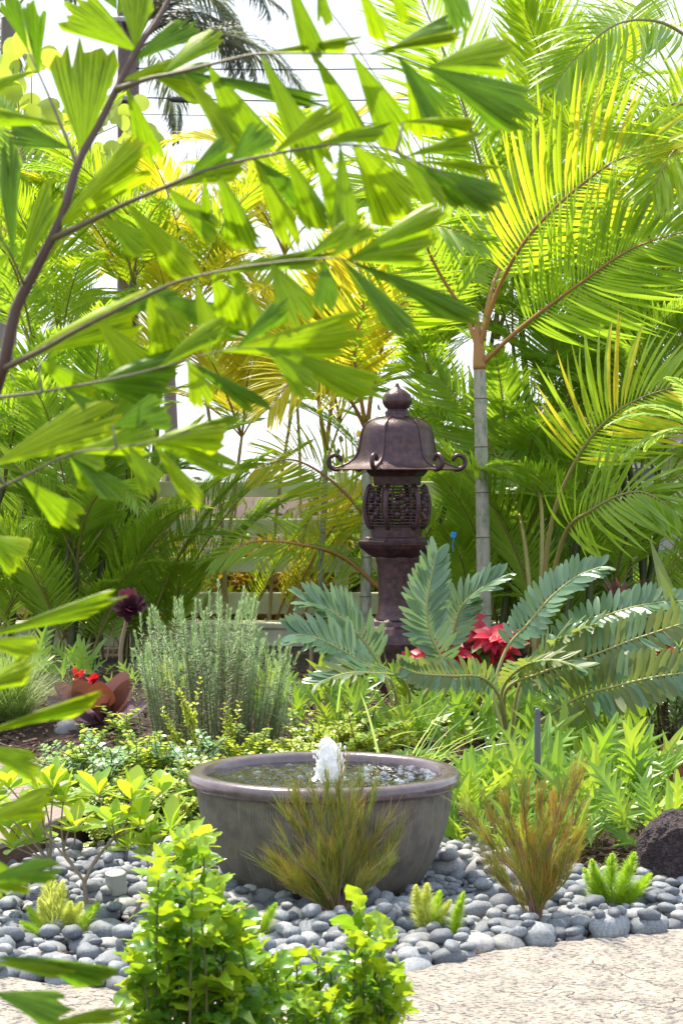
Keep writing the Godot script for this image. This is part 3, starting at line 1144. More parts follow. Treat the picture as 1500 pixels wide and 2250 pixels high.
func build_palms() -> void:
	var st := mat("areca_stem", Color.WHITE, 0.6)
	st.albedo_texture = noise_tex(0.012, 5, [[0.0, lin(0.12, 0.15, 0.09)], [0.35, lin(0.25, 0.28, 0.2)], [0.6, lin(0.34, 0.33, 0.27)], [0.8, lin(0.42, 0.34, 0.28)], [1.0, lin(0.2, 0.15, 0.1)]], 512, 51)
	st.uv1_triplanar = true
	st.uv1_scale = Vector3(4.5, 2.0, 4.5)
	bump(st, noise_tex(0.1, 4, [], 256, 52), 0.2)
	mat("areca_scar", lin(0.15, 0.10, 0.07), 0.8)
	var rm := mat("areca_rachis", lin(0.22, 0.19, 0.05), 0.5)
	var ro := mat("areca_petiole", lin(0.34, 0.17, 0.05), 0.5)
	# leaf colours: green, yellow-green, and the golden yellow of palms grown in full sun
	var g0 := leafm("areca_green", lin(0.155, 0.25, 0.02), Color(0.50, 0.74, 0.04), 0.34, 0.38)
	var g1 := leafm("areca_lime", lin(0.22, 0.32, 0.02), Color(0.66, 0.88, 0.03), 0.36, 0.38)
	var g2 := leafm("areca_gold", lin(0.48, 0.44, 0.03), Color(0.97, 0.88, 0.05), 0.42, 0.42)
	leaflet_unit = unit_leaflets(g0)
	# the ringed palm beside the lantern
	var base := gpt(1064, 10.8)
	var a := thing("areca_palm", "tall areca palm with pale ringed trunk beside the iron lantern", "palm tree", base)
	ringed_stem(a, [base, P(1062, 1300, 10.8), P(1058, 1050, 10.8), P(1053, 800, 10.8)], 0.042, 0.034)
	var cs := MB.new()
	cs.tube(spline([P(1053, 812, 10.8), P(1052, 780, 10.8), P(1049, 735, 10.8), P(1046, 690, 10.8)], 8), [0.036, 0.037, 0.036, 0.033, 0.028, 0.024, 0.02, 0.016, 0.012], 12)
	part(a, "crownshaft", cs.mesh(ro))
	var o := {"rm": ro, "lm": [g0, g1], "pairs": 50, "ll": 0.62, "lw": 0.027, "single": true, "r0": 0.016, "t0": 0.26}
	var crown := P(1051, 770, 10.8)
	o.lm = [g1, g1, g2]
	traced_frond(a, [crown, P(1092, 640, 10.7), P(1160, 520, 10.5), P(1265, 415, 10.3), P(1370, 345, 10.1), P(1450, 350, 9.95)], Vector3(0.25, -0.1, 1), o.merged({"ll": 0.7, "vee": 0.1, "droop": 0.0}, true))
	o.lm = [g0]
	traced_frond(a, [P(1058, 800, 10.8), P(1150, 715, 10.6), P(1270, 625, 10.4), P(1390, 545, 10.2), P(1520, 505, 10.0)], Vector3(0.2, 0.15, 1), o.merged({"ll": 0.62, "vee": 0.15, "droop": 0.05}, true))
	o.lm = [g0]
	traced_frond(a, [crown, P(1020, 690, 10.9), P(965, 600, 10.9), P(935, 530, 10.8), P(960, 495, 10.6), P(1060, 530, 10.5)], Vector3(0.3, 0.5, 1), o.merged({"ll": 0.45, "droop": 0.2, "pairs": 34}, true))
	o.lm = [g0, g1]
	traced_frond(a, [crown, P(1078, 640, 11.0), P(1105, 560, 11.2), P(1130, 440, 11.4), P(1190, 340, 11.5)], Vector3(-0.4, 0.2, 1), o.merged({"ll": 0.5, "pairs": 36, "single": false}, true))
	# the big pale frond low on the right, of a young palm
	var b2 := gpt(1180, 10.2)
	var y := thing("areca_palm", "young areca palm with a long pale arching frond behind the cycad", "palm tree", b2)
	o.lm = [g1, g1, g2, g0]
	o.rm = rm
	traced_frond(y, [b2, P(1205, 1180, 10.1), P(1255, 1030, 10.0), P(1320, 935, 9.9), P(1405, 875, 9.8), P(1540, 835, 9.7)], Vector3(0.1, 0.2, 1), o.merged({"ll": 0.52, "lw": 0.024, "pairs": 34, "t0": 0.42, "vee": 0.1, "droop": 0.0, "a0": 72.0}, true))
	o.lm = [g0]
	traced_frond(y, [b2, P(1150, 1180, 10.7), P(1110, 1050, 11.2), P(1050, 930, 11.3), P(965, 830, 11.3)], Vector3(0, 0.3, 1), o.merged({"ll": 0.4, "pairs": 30, "t0": 0.4}, true))
	traced_frond(y, [b2, P(1190, 1150, 10.5), P(1170, 1060, 11.0), P(1110, 1000, 11.3), P(1010, 1010, 11.4)], Vector3(0, 0.6, 1), o.merged({"ll": 0.4, "pairs": 30, "t0": 0.35, "single": false, "droop": 0.3}, true))
	o.lm = [g0]
	traced_frond(y, [b2, P(1230, 1200, 10.0), P(1300, 1120, 9.8), P(1400, 1080, 9.7), P(1480, 1120, 9.6)], Vector3(0, 0.6, 1), o.merged({"ll": 0.4, "pairs": 30, "t0": 0.3, "single": false, "droop": 0.3}, true))
	# crowns at the top right, rooted outside the frame
	var c2 := gpt(1640, 11.0)
	var tr := thing("areca_palm", "tall areca palm arching in over the garden from beside the house", "palm tree", c2)
	ringed_stem(tr, [c2, P(1640, 700, 11.0), P(1650, 420, 11.0)], 0.045, 0.035)
	o.lm = [g0, g0, g1]
	o.single = true
	var cr := P(1650, 400, 11.0)
	traced_frond(tr, [cr, P(1600, 160, 10.9), P(1500, 75, 10.7), P(1430, 45, 10.6), P(1350, 55, 10.4), P(1270, 120, 10.3), P(1215, 190, 10.2)], Vector3(0, 0.7, 1), o.merged({"ll": 0.5, "pairs": 44, "t0": 0.3, "droop": 0.15}, true))
	traced_frond(tr, [cr, P(1570, 270, 10.8), P(1490, 228, 10.7), P(1410, 255, 10.5), P(1340, 300, 10.4)], Vector3(0, 0.4, 1), o.merged({"ll": 0.5, "pairs": 36, "t0": 0.3, "droop": 0.0}, true))
	traced_frond(tr, [cr, P(1600, 330, 10.5), P(1540, 300, 10.2), P(1480, 330, 9.9), P(1430, 420, 9.7)], Vector3(0, 0.8, 1), o.merged({"ll": 0.5, "pairs": 36, "t0": 0.3, "droop": 0.2, "single": false}, true))
	# long fronds coming down from the top, in the middle of the picture
	var c3 := gpt(905, 12.4)
	var tm := thing("areca_palm", "slender areca palm behind the lantern with upright green fronds", "palm tree", c3)
	ringed_stem(tm, [c3, P(1090, 1100, 12.3), P(1092, 900, 12.3), P(1094, 760, 12.3)], 0.042, 0.036)
	var ch := P(1092, 745, 12.3)
	o.lm = [g0, g1]
	o.single = false
	traced_frond(tm, [ch, P(1085, 480, 12.3), P(1050, 340, 12.2), P(1000, 180, 12.1), P(930, 10, 12.0), P(890, -90, 12.0)], Vector3(0.5, 0, 1), o.merged({"ll": 0.6, "pairs": 46, "t0": 0.35, "vee": 0.1}, true))
	traced_frond(tm, [ch, P(1150, 520, 12.4), P(1180, 320, 12.4), P(1190, 150, 12.3), P(1150, 20, 12.2)], Vector3(-0.5, 0, 1), o.merged({"ll": 0.6, "pairs": 46, "t0": 0.3, "vee": 0.1, "lm": [g1]}, true))
	traced_frond(tm, [ch, P(1030, 600, 12.3), P(960, 480, 12.2), P(860, 400, 12.1), P(760, 430, 12.0)], Vector3(0.1, 0.5, 1), o.merged({"ll": 0.5, "pairs": 40, "t0": 0.3, "lm": [g1, g2]}, true))
	# arching fronds behind the lantern
	var c4 := gpt(800, 11.6)
	var tl := thing("areca_palm", "areca palm with two orange stalks rising just behind the lantern roof", "palm tree", c4)
	ringed_stem(tl, [c4, P(806, 1150, 11.6), P(806, 960, 11.6)], 0.034, 0.028)
	var cl := P(806, 950, 11.6)
	o.lm = [g0, g1]
	o.rm = ro
	traced_frond(tl, [cl, P(818, 850, 11.5), P(850, 730, 11.4), P(900, 640, 11.3), P(960, 555, 11.2), P(1010, 530, 11.1)], Vector3(0.2, 0.1, 1), o.merged({"ll": 0.5, "pairs": 40, "t0": 0.25, "single": true}, true))
	traced_frond(tl, [cl, P(790, 860, 11.5), P(778, 760, 11.4), P(800, 640, 11.3), P(760, 520, 11.2)], Vector3(-0.3, 0.1, 1), o.merged({"ll": 0.46, "pairs": 38, "t0": 0.3, "lm": [g1, g2]}, true))
	traced_frond(tl, [cl, P(770, 880, 11.4), P(720, 830, 11.2), P(650, 830, 11.0), P(590, 900, 10.9)], Vector3(0.1, 0.7, 1), o.merged({"ll": 0.42, "pairs": 44, "lw": 0.017, "t0": 0.25, "lm": [g2]}, true))
	# golden fronds between lantern and fishtail
	var c5 := gpt(705, 12.4)
	var tg := thing("areca_palm", "golden areca palm with a thin ringed stem before the cream fence", "palm tree", c5)
	ringed_stem(tg, [c5, P(705, 1250, 12.4), P(712, 1100, 12.4), P(716, 1000, 12.4)], 0.02, 0.016)
	var cg := P(716, 990, 12.4)
	o.rm = ro
	traced_frond(tg, [P(835, 1200, 11.8), P(790, 1120, 11.7), P(720, 1050, 11.6), P(640, 1010, 11.5), P(560, 1030, 11.4)], Vector3(0.1, 0.5, 1), o.merged({"ll": 0.42, "pairs": 46, "lw": 0.016, "t0": 0.15, "lm": [g2, g1], "droop": 0.15, "single": true}, true))
	traced_frond(tg, [cg, P(700, 880, 12.3), P(690, 790, 12.2), P(640, 740, 12.1), P(560, 760, 12.0)], Vector3(0.1, 0.5, 1), o.merged({"ll": 0.45, "pairs": 46, "lw": 0.017, "lm": [g2], "single": false}, true))
	traced_frond(tg, [cg, P(730, 880, 12.4), P(745, 800, 12.4), P(740, 700, 12.3), P(700, 600, 12.2)], Vector3(-0.2, 0.2, 1), o.merged({"ll": 0.42, "pairs": 38, "lm": [g1, g2]}, true))
	traced_frond(tg, [P(830, 1290, 11.6), P(760, 1230, 11.5), P(680, 1200, 11.3), P(560, 1190, 11.2), P(470, 1230, 11.1)], Vector3(0.0, 0.8, 0.8), o.merged({"ll": 0.4, "pairs": 44, "lw": 0.016, "t0": 0.1, "lm": [g0, g1], "droop": 0.1, "single": true}, true))
	# fill: crowns of the same palm standing round, from a few shapes of frond
	var cane := mat("areca_cane", lin(0.14, 0.16, 0.06), 0.6)
	cane.albedo_texture = noise_tex(0.015, 4, [[0.0, Color(0.6, 0.6, 0.55)], [1.0, Color(1, 1, 1)]], 256, 57)
	cane.uv1_triplanar = true
	var tan_cane := mat("areca_tan_cane", lin(0.34, 0.27, 0.13), 0.6)
	var kinds := {}
	var tm_list := [["green", g0, rm], ["lime", g1, rm], ["gold", g2, ro]]
	for q in tm_list:
		kinds[q[0]] = [frond_mesh(1.75, 1.15, 58, 0.46, 0.023, 0.45, q[1], q[2], 0.75, 1), frond_mesh(1.6, 1.75, 54, 0.44, 0.023, 0.7, q[1], q[2], 0.6, 2), frond_mesh(1.9, 0.75, 62, 0.5, 0.023, 0.35, q[1], q[2], 0.8, 3), frond_mesh(1.2, 1.4, 44, 0.34, 0.018, 0.6, q[1], q[2], 0.7, 4)]
	# photo column and depth of the foot, crown row, fronds, tones, scale, words
	var fill := [
		[60, 12.2, 760, 9, ["lime", "green"], 1.0, "yellow green areca palm behind the deck, tallest there"],
		[150, 11.4, 1080, 10, ["green"], 0.85, "green areca palm rising behind the red bromeliad"],
		[-60, 11.8, 980, 9, ["green"], 0.95, "green areca palm behind the grass tuft by the deck"],
		[205, 11.6, 1180, 9, ["green"], 0.75, "low areca palm with a grey ringed stem by the bromeliad"],
		[290, 11.8, 1020, 8, ["green"], 0.7, "areca palm with drooping fronds behind the rosemary"],
		[230, 12.7, 620, 9, ["gold", "lime", "green"], 1.0, "golden areca palm standing before the utility pole"],
		[490, 12.7, 700, 10, ["gold", "lime"], 1.0, "tall golden areca palm with orange stalk above the rosemary"],
		[600, 12.8, 840, 9, ["gold", "gold", "lime"], 0.85, "bright golden areca palm in front of the fence boards"],
		[880, 12.7, 830, 9, ["green", "lime"], 0.95, "green areca palm directly behind the lantern finial"],
		[950, 11.9, 1050, 9, ["green"], 0.8, "leafy areca palm filling the gap between lantern and ringed trunk"],
		[1135, 11.6, 1080, 13, ["green"], 0.8, "bushy areca palm behind the ringed trunk"],
		[1250, 11.9, 900, 12, ["green"], 0.9, "green areca palm hiding the corner of the tiled roof"],
		[1260, 11.2, 1120, 10, ["green"], 0.75, "low areca palm above the cycad fronds"],
		[1435, 11.6, 960, 11, ["green"], 0.8, "areca palm with a dark ringed stem before the house window"],
		[1560, 12.2, 700, 9, ["green", "lime"], 1.0, "areca palm beside the house with fronds over its roof"],
		[1330, 12.9, 640, 11, ["green", "lime"], 1.1, "tall feathery areca palm in front of the tiled roof"],
		[1230, 12.9, 330, 9, ["lime", "green"], 1.1, "tallest yellow green areca palm against the white sky"],
		[1010, 13.0, 560, 8, ["green", "lime"], 1.1, "yellow green areca palm high behind the fishtail leaf tips"],
		[690, 13.1, 560, 7, ["gold", "lime"], 1.0, "feathery golden areca palm behind the middle fishtail leaflets"],
		[20, 13.0, 640, 8, ["gold", "lime"], 1.0, "golden areca palm beneath the sea grape leaves"],
		[520, 12.75, 960, 9, ["gold", "gold", "lime"], 0.75, "low golden areca palm showing above the rosemary"],
		[665, 12.85, 930, 9, ["gold", "lime"], 0.75, "bushy golden areca palm between fence and lantern"],
		[350, 12.85, 880, 8, ["gold", "lime", "green"], 0.85, "golden green areca palm just behind the drooping one"],
		[1380, 11.9, 820, 11, ["green"], 0.85, "green areca palm shading the corner of the house"],
		[1180, 12.3, 700, 10, ["green"], 0.9, "green areca palm rising behind the crown of the ringed palm"]]
	for f in fill:
		var ft := gpt(f[0], f[1])
		var t := thing("areca_palm", f[6], "palm tree", ft, "areca palms along the fence")
		var thin: bool = f[0] > 470 and f[0] < 900
		var ns := 1 if thin else (3 if f[2] > 900 else 2)
		var per := int(ceil(float(f[3]) / ns))
		for s in ns:
			var lean := Vector3(rr(-0.3, 0.3), 0, rr(-0.15, 0.15))
			var top := P(f[0], f[2] + s * rr(30, 120), f[1]) + lean
			var foot := ft + Vector3(rr(-0.12, 0.12), 0, rr(-0.1, 0.1))
			foot.y = gy(foot.x, foot.z)
			if top.y < foot.y + 0.35: top.y = foot.y + 0.35
			var mid := foot.lerp(top, 0.5) - lean * 0.25
			var sr := rr(0.009, 0.013) if thin else rr(0.015, 0.025)
			var smb := MB.new()
			smb.tube(spline([foot, mid, top], 10), [sr * 1.15, sr * 1.1, sr * 1.05, sr, sr, sr, sr * 0.95, sr * 0.95, sr * 0.9, sr * 0.9, sr * 0.7], 9)
			part(t, "stem", smb.mesh(tan_cane if thin else cane))
			for k in per:
				var az := TAU * k / per + rr(-0.4, 0.4) + s
				var tone: String = f[4][rng.randi() % f[4].size()]
				var fm: Mesh = kinds[tone][rng.randi() % 3 if k % 4 else 3]
				var b := Basis(Vector3.UP, az) * Basis(Vector3.FORWARD, rr(0.12, 0.75)) * Basis(Vector3.UP, rr(-0.35, 0.35))
				part(t, "frond", fm, Transform3D(b.scaled(Vector3.ONE * f[5] * rr(0.7, 0.95)), top))
		# suckers: young fronds straight from the foot
		for k in (1 if f[0] > 380 and f[0] < 930 else (8 if f[2] > 900 else 4)):
			var az := TAU * k / 6.0 + rr(-0.4, 0.4)
			var tone: String = f[4][rng.randi() % f[4].size()]
			var foot := ft + Vector3(rr(-0.28, 0.28), 0, rr(-0.15, 0.15))
			foot.y = gy(foot.x, foot.z)
			var b := Basis(Vector3.UP, az) * Basis(Vector3.FORWARD, rr(0.05, 0.5))
			part(t, "frond", kinds[tone][3 if k % 2 else 2], Transform3D(b.scaled(Vector3.ONE * rr(0.55, 0.85)), foot))

# ---------- the fountain bowl ----------
func build_bowl() -> void:
	var c := bowl_at
	var t := thing("fountain_bowl", "large grey ribbed stoneware bowl with purple rim, a bubbling fountain", "fountain", c)
	# body: unglazed grey clay with fine upright combing and pale lime runs
	var sz := 1024
	var im := Image.create(sz, 256, false, Image.FORMAT_RGB8)
	var hm := Image.create(sz, 256, false, Image.FORMAT_RGB8)
	var n1 := FastNoiseLite.new()
	n1.frequency = 0.02
	n1.fractal_octaves = 5
	for y in 256:
		for x in sz:
			var wob := n1.get_noise_2d(x * 0.6, y * 2.2) * 2.2
			var rib := 0.5 + 0.5 * sin((x + wob) * TAU / 4.0)
			var a := n1.get_noise_2d(x * 1.2, y * 0.9 + 300)
			var run := n1.get_noise_2d(x * 4.0, y * 0.12 + 900)
			var k := 0.76 + 0.24 * a + 0.12 * rib
			var cc := Color(k, k * 0.985, k * 0.965)
			if run > 0.3: cc = cc.lerp(Color(1, 1, 1), clampf((run - 0.3) * 3.0, 0, 0.55))
			if a > 0.22: cc = cc.lerp(Color(0.72, 0.70, 0.56), 0.5 * clampf((a - 0.22) * 4.0, 0, 1))
			im.set_pixel(x, y, cc)
			hm.set_pixel(x, y, Color(rib * 0.7 + 0.3 * a, 0, 0))
	var m := mat("bowl_clay", lin(0.25, 0.23, 0.215), 0.7)
	m.albedo_texture = ImageTexture.create_from_image(im)
	bump(m, ImageTexture.create_from_image(hm), 0.5)
	var mb := MB.new()
	var prof := [Vector2(0.20, -0.01), Vector2(0.275, 0.0), Vector2(0.30, 0.012), Vector2(0.328, 0.04), Vector2(0.352, 0.08), Vector2(0.372, 0.12), Vector2(0.390, 0.165), Vector2(0.405, 0.215), Vector2(0.415, 0.265), Vector2(0.422, 0.31), Vector2(0.424, 0.345)]
	mb.lathe(prof, 96, c, 1.0, 1.0)
	part(t, "body", mb.mesh(m))
	# rim: purple-brown glaze
	var g := mat("rim_glaze", lin(0.12, 0.085, 0.10), 0.18)
	g.albedo_texture = noise_tex(0.03, 5, [[0.0, Color(0.75, 0.7, 0.72)], [0.6, Color(1, 1, 1)], [1.0, Color(1, 0.98, 0.98)]], 256, 61)
	g.uv1_triplanar = true
	g.uv1_scale = Vector3(3, 3, 3)
	bump(g, noise_tex(0.06, 3, [], 256, 62), 0.12)
	g.clearcoat_enabled = true
	g.clearcoat = 0.6
	g.clearcoat_roughness = 0.25
	var rim := MB.new()
	var rp := [Vector2(0.4245, 0.344), Vector2(0.440, 0.347), Vector2(0.449, 0.352), Vector2(0.4525, 0.360), Vector2(0.4525, 0.372), Vector2(0.449, 0.383), Vector2(0.441, 0.391), Vector2(0.429, 0.395), Vector2(0.415, 0.395), Vector2(0.403, 0.391), Vector2(0.394, 0.383), Vector2(0.390, 0.37), Vector2(0.386, 0.345), Vector2(0.375, 0.28), Vector2(0.34, 0.16), Vector2(0.27, 0.06), Vector2(0.0, 0.04)]
	rim.lathe(rp, 96, c)
	part(t, "rim", rim.mesh(g))
	# water, ruffled by the jet
	var wm := mat("water", Color(0.05, 0.06, 0.05, 0.3), 0.03)
	wm.transparency = BaseMaterial3D.TRANSPARENCY_ALPHA
	var w := MB.new()
	var rows := []
	for i in 46:
		var r := 0.3895 * i / 45.0
		var ring := PackedVector3Array()
		for k in 129:
			var q := TAU * k / 128.0
			var x := sin(q) * r
			var z := cos(q) * r
			var y := 0.365 + 0.0028 * sin(r * 120.0) * exp(-r * 4.0) + 0.0055 * nz.get_noise_2d(x * 520.0, z * 520.0) + 0.0024 * nz.get_noise_2d(x * 1500.0 + 70, z * 1500.0)
			ring.append(c + Vector3(x, y, z))
		rows.append(ring)
	w.sheet(rows)
	part(t, "water", w.mesh(wm))
	# foaming jet: a lumpy column of white water with strands and drops
	var fm := mat("water_foam", lin(0.86, 0.88, 0.9), 0.25)
	fm.backlight_enabled = true
	fm.backlight = Color(0.8, 0.8, 0.8)
	var j := MB.new()
	var jr := []
	for i in 31:
		var t2 := i / 30.0
		var ring := PackedVector3Array()
		for k in 36:
			var q := TAU * k / 36.0
			var base := lerpf(0.044, 0.034, t2) * sqrt(maxf(0.0, 1.0 - pow(t2, 5.0))) + 0.018 * exp(-t2 * 14.0)
			var lump := 1.0 + 0.30 * nz.get_noise_3d(sin(q) * 26.0, t2 * 34.0, cos(q) * 26.0) + 0.22 * nz.get_noise_3d(sin(q) * 70.0, t2 * 120.0, cos(q) * 70.0)
			var rr2 := base * lump
			ring.append(c + Vector3(0.012 + sin(q) * rr2 + 0.006 * sin(t2 * 4.0), 0.36 + t2 * 0.138 + 0.010 * nz.get_noise_2d(k * 31.0, t2 * 60.0), cos(q) * rr2))
		jr.append(ring)
	j.sheet(jr, true)
	part(t, "water_jet", j.mesh(fm))
	var dm := mat("water_drop", Color(0.9, 0.95, 1.0, 0.08), 0.03)
	dm.transparency = BaseMaterial3D.TRANSPARENCY_ALPHA
	var sp := SphereMesh.new()
	sp.radius = 1.0
	sp.height = 2.0
	sp.radial_segments = 10
	sp.rings = 6
	sp.material = fm
	var dx := []
	for k in 46:
		var q := rr(0, TAU)
		var r := rr(0.036, 0.062)
		dx.append(Transform3D(Basis().scaled(Vector3(0.8, 1.3, 0.8) * rr(0.0018, 0.005)), c + Vector3(0.012 + sin(q) * r, rr(0.37, 0.49), cos(q) * r)))
	many(t, "spray", sp, dx)
	# bubbles afloat, most of them gathered on one side
	var bubble := MB.new()
	var br := []
	for i in 7:
		var th := PI * 0.5 * i / 6.0
		var ring := PackedVector3Array()
		for k in 15: ring.append(Vector3(cos(TAU * k / 14.0) * sin(th), cos(th), sin(TAU * k / 14.0) * sin(th)))
		br.append(ring)
	bubble.sheet(br)
	var bmesh := bubble.mesh(dm)
	for k in 78:
		var q := rr(-0.3, TAU - 0.3)
		var r := rr(0.07, 0.37)
		if k < 52:
			var px := rr(790, 960)
			var off := Vector3((px - 713.0) / F * 6.63, 0, rr(-0.24, 0.17))
			if off.length() > 0.37: off = off.normalized() * 0.365
			part(t, "bubble", bmesh, Transform3D(Basis().scaled(Vector3.ONE * rr(0.006, 0.0125)), c + off + Vector3(0, 0.3655, 0)))
		else:
			part(t, "bubble", bmesh, Transform3D(Basis().scaled(Vector3.ONE * rr(0.004, 0.011)), c + Vector3(sin(q) * r, 0.3655, cos(q) * r)))

# ---------- the iron lantern ----------
func build_lantern() -> void:
	var d := 10.0
	var c := P(872, HY, d)
	c.y = 0.0
	var u := d / F            # metres in a photo pixel at that depth
	var Y := func(py: float) -> float: return P(872, py, d).y
	var iron := mat("rusted_iron", Color.WHITE, 0.42, 0.35)
	iron.albedo_texture = noise_tex(0.02, 6, [[0.0, lin(0.022, 0.012, 0.017)], [0.4, lin(0.052, 0.026, 0.034)], [0.62, lin(0.075, 0.038, 0.045)], [0.85, lin(0.105, 0.048, 0.042)], [1.0, lin(0.17, 0.10, 0.10)]], 512, 71)
	iron.uv1_triplanar = true
	iron.uv1_scale = Vector3(2.2, 2.2, 2.2)
	iron.roughness_texture = noise_tex(0.06, 4, [[0.0, Color(0.6, 0.6, 0.6)], [1.0, Color(1, 1, 1)]], 256, 72)
	iron.roughness = 0.46
	bump(iron, noise_tex(0.09, 6, [], 512, 73), 0.16)
	var base_y := gy(c.x, c.z)
	var t := thing("garden_lantern", "rust brown cast iron pagoda garden lantern with curled roof corners", "lantern", Vector3(c.x, base_y, c.z))
	var turn := deg_to_rad(-22.0)
	# finial
	var fin := MB.new()
	var fp := []
	for q in [[0, 841], [3, 842.5], [5, 848], [8, 853], [18, 858], [28, 866], [33, 876], [32, 886], [27, 895], [22, 899], [22, 902], [26, 904], [27, 908], [26, 914], [29, 919]]:
		fp.append(Vector2(q[0] * u, Y.call(q[1])))
	fin.lathe(fp, 32, c)
	part(t, "finial", fin.mesh(iron))
	# roof: six-sided bell, rounder at the top, flaring to straight eaves
	var rp := [[26, 917], [44, 919.5], [59, 925], [70, 934], [76, 945], [80, 962], [83, 980], [87, 996], [95, 1009], [110, 1020], [128, 1027], [143, 1031]]
	var roof := MB.new()
	var per := 6
	for k in 6:
		var q0 := turn + TAU * k / 6.0
		var rows := []
		for i in rp.size():
			var f := float(i) / (rp.size() - 1)
			var ring := PackedVector3Array()
			for j in per + 1:
				var s := float(j) / per
				var q := q0 + TAU / 6.0 * s
				var rc: float = rp[i][0] * u
				var flat := cos(PI / 6.0) / cos(fposmod(TAU / 6.0 * s, TAU / 6.0) - PI / 6.0)
				var rd := rc * lerpf(lerpf(1.0, flat, 0.15), flat, smoothstep(0.4, 1.0, f))
				ring.append(c + Vector3(sin(q) * rd, Y.call(rp[i][1]), cos(q) * rd))
			rows.append(ring)
		roof.sheet(rows)
	var under := []
	for k in 7:
		pass
	var und := MB.new()
	und.ngon_lathe([Vector2(143 * u, Y.call(1031)), Vector2(142 * u, Y.call(1033.5)), Vector2(60 * u, Y.call(1030))], 6, turn, c)
	var rn := part(t, "roof", roof.mesh(iron))
	part(rn, "soffit", und.mesh(iron, true))
	for k in 6:
		var q := turn + TAU * k / 6.0
		var o := Vector3(sin(q), 0, cos(q))
		var rib := MB.new()
		var pts := []
		var ra := []
		for i in rp.size():
			pts.append(c + o * (rp[i][0] * u + 0.001) + Vector3(0, Y.call(rp[i][1]) + 0.001, 0))
			ra.append(lerpf(0.0055, 0.0085, float(i) / rp.size()))
		rib.tube(pts, ra, 8)
		part(rn, "rib", rib.mesh(iron))
		# curled corner
		var curl := MB.new()
		var cp := []
		var cr := []
		var ce := c + o * (136 * u) + Vector3(0, Y.call(1013), 0)
		for i in 17:
			var f := i / 16.0
			var an := -PI * 0.62 + f * PI * 1.62
			var rad := lerpf(19.0, 10.5, f) * u
			cp.append(ce + o * (sin(an + PI * 0.5) * rad) * 1.0 + Vector3(0, -cos(an + PI * 0.5) * rad, 0))
			cr.append(lerpf(0.0125, 0.0105, f) * (1.0 if i < 16 else 0.8))
		curl.tube(cp, cr, 9)
		part(rn, "curl", curl.mesh(iron))
	# cornice and neck
	var co := MB.new()
	co.ngon_lathe([Vector2(60 * u, Y.call(1029)), Vector2(66 * u, Y.call(1030)), Vector2(68 * u, Y.call(1036)), Vector2(59 * u, Y.call(1046)), Vector2(54 * u, Y.call(1047)), Vector2(52 * u, Y.call(1066)), Vector2(40 * u, Y.call(1067))], 6, turn, c)
	part(t, "cornice", co.mesh(iron, true))
	# fire box: six bulging panels of pierced work between posts
	var Rb := func(s: float) -> float: return lerpf(57.0, 71.0, pow(sin(PI * clampf(s, 0, 1)), 0.55)) * u
	var top_y: float = Y.call(1066)
	var bot_y: float = Y.call(1160)
	var box_ := hold(t, "fire_box", Vector3(c.x, bot_y, c.z))
	for k in 6:
		var q := turn + TAU * k / 6.0
		var post := MB.new()
		var pts := []
		var ra := []
		for i in 13:
			var s := i / 12.0
			pts.append(c + Vector3(sin(q), 0, cos(q)) * Rb.call(s) + Vector3(0, lerpf(top_y, bot_y, s), 0))
			ra.append(0.0135)
		post.tube(pts, ra, 8)
		part(box_, "post", post.mesh(iron))
	for k in 6:
		var q0 := turn + TAU * k / 6.0
		var pn := MB.new()
		var at_ := func(s: float, w: float) -> Vector3:
			var r: float = Rb.call(s)
			var a1 := c + Vector3(sin(q0), 0, cos(q0)) * r
			var b1 := c + Vector3(sin(q0 + TAU / 6), 0, cos(q0 + TAU / 6)) * r
			return a1.lerp(b1, w) + Vector3(0, lerpf(top_y, bot_y, s), 0)
		for i in 13:
			var s := 0.06 + 0.88 * i / 12.0
			pn.tube([at_.call(s, 0.03), at_.call(s, 0.5), at_.call(s, 0.97)], [0.0042, 0.0042, 0.0042], 5)
		for w in [0.2, 0.5, 0.8]:
			var pts := []
			var ra := []
			for i in 9:
				pts.append(at_.call(0.05 + 0.9 * i / 8.0, w))
				ra.append(0.004)
			pn.tube(pts, ra, 5)
		# cast figure in the middle of the panel
		for i in 7:
			var s := 0.24 + 0.52 * i / 6.0
			var w := 0.5 + 0.17 * sin(i * 2.1 + k)
			var p: Vector3 = at_.call(s, w)
			pn.tube([p + Vector3(0, 0.016, 0), p, p + Vector3(0.008 * sin(i * 1.7), -0.018, 0)], [0.006, 0.017 + 0.004 * sin(i * 3.0 + k), 0.005], 7)
		part(box_, "pierced_panel", pn.mesh(iron))
	# foot of the fire box, platform, column, base
	var pl := MB.new()
	pl.ngon_lathe([Vector2(40 * u, Y.call(1156)), Vector2(56 * u, Y.call(1157)), Vector2(55 * u, Y.call(1178)), Vector2(66 * u, Y.call(1179)), Vector2(71 * u, Y.call(1182)), Vector2(71 * u, Y.call(1185)), Vector2(83 * u, Y.call(1186)), Vector2(86 * u, Y.call(1189)), Vector2(85 * u, Y.call(1195)), Vector2(80 * u, Y.call(1204)), Vector2(66 * u, Y.call(1216)), Vector2(52 * u, Y.call(1224)), Vector2(44 * u, Y.call(1226))], 6, turn, c)
	part(t, "platform", pl.mesh(iron, true))
	var colm := MB.new()
	colm.lathe([Vector2(47 * u, Y.call(1223)), Vector2(47 * u, Y.call(1232)), Vector2(44 * u, Y.call(1240)), Vector2(42 * u, Y.call(1280)), Vector2(41 * u, Y.call(1320)), Vector2(43 * u, Y.call(1345)), Vector2(50 * u, Y.call(1360))], 40, c)
	part(t, "column", colm.mesh(iron))
	var bs := MB.new()
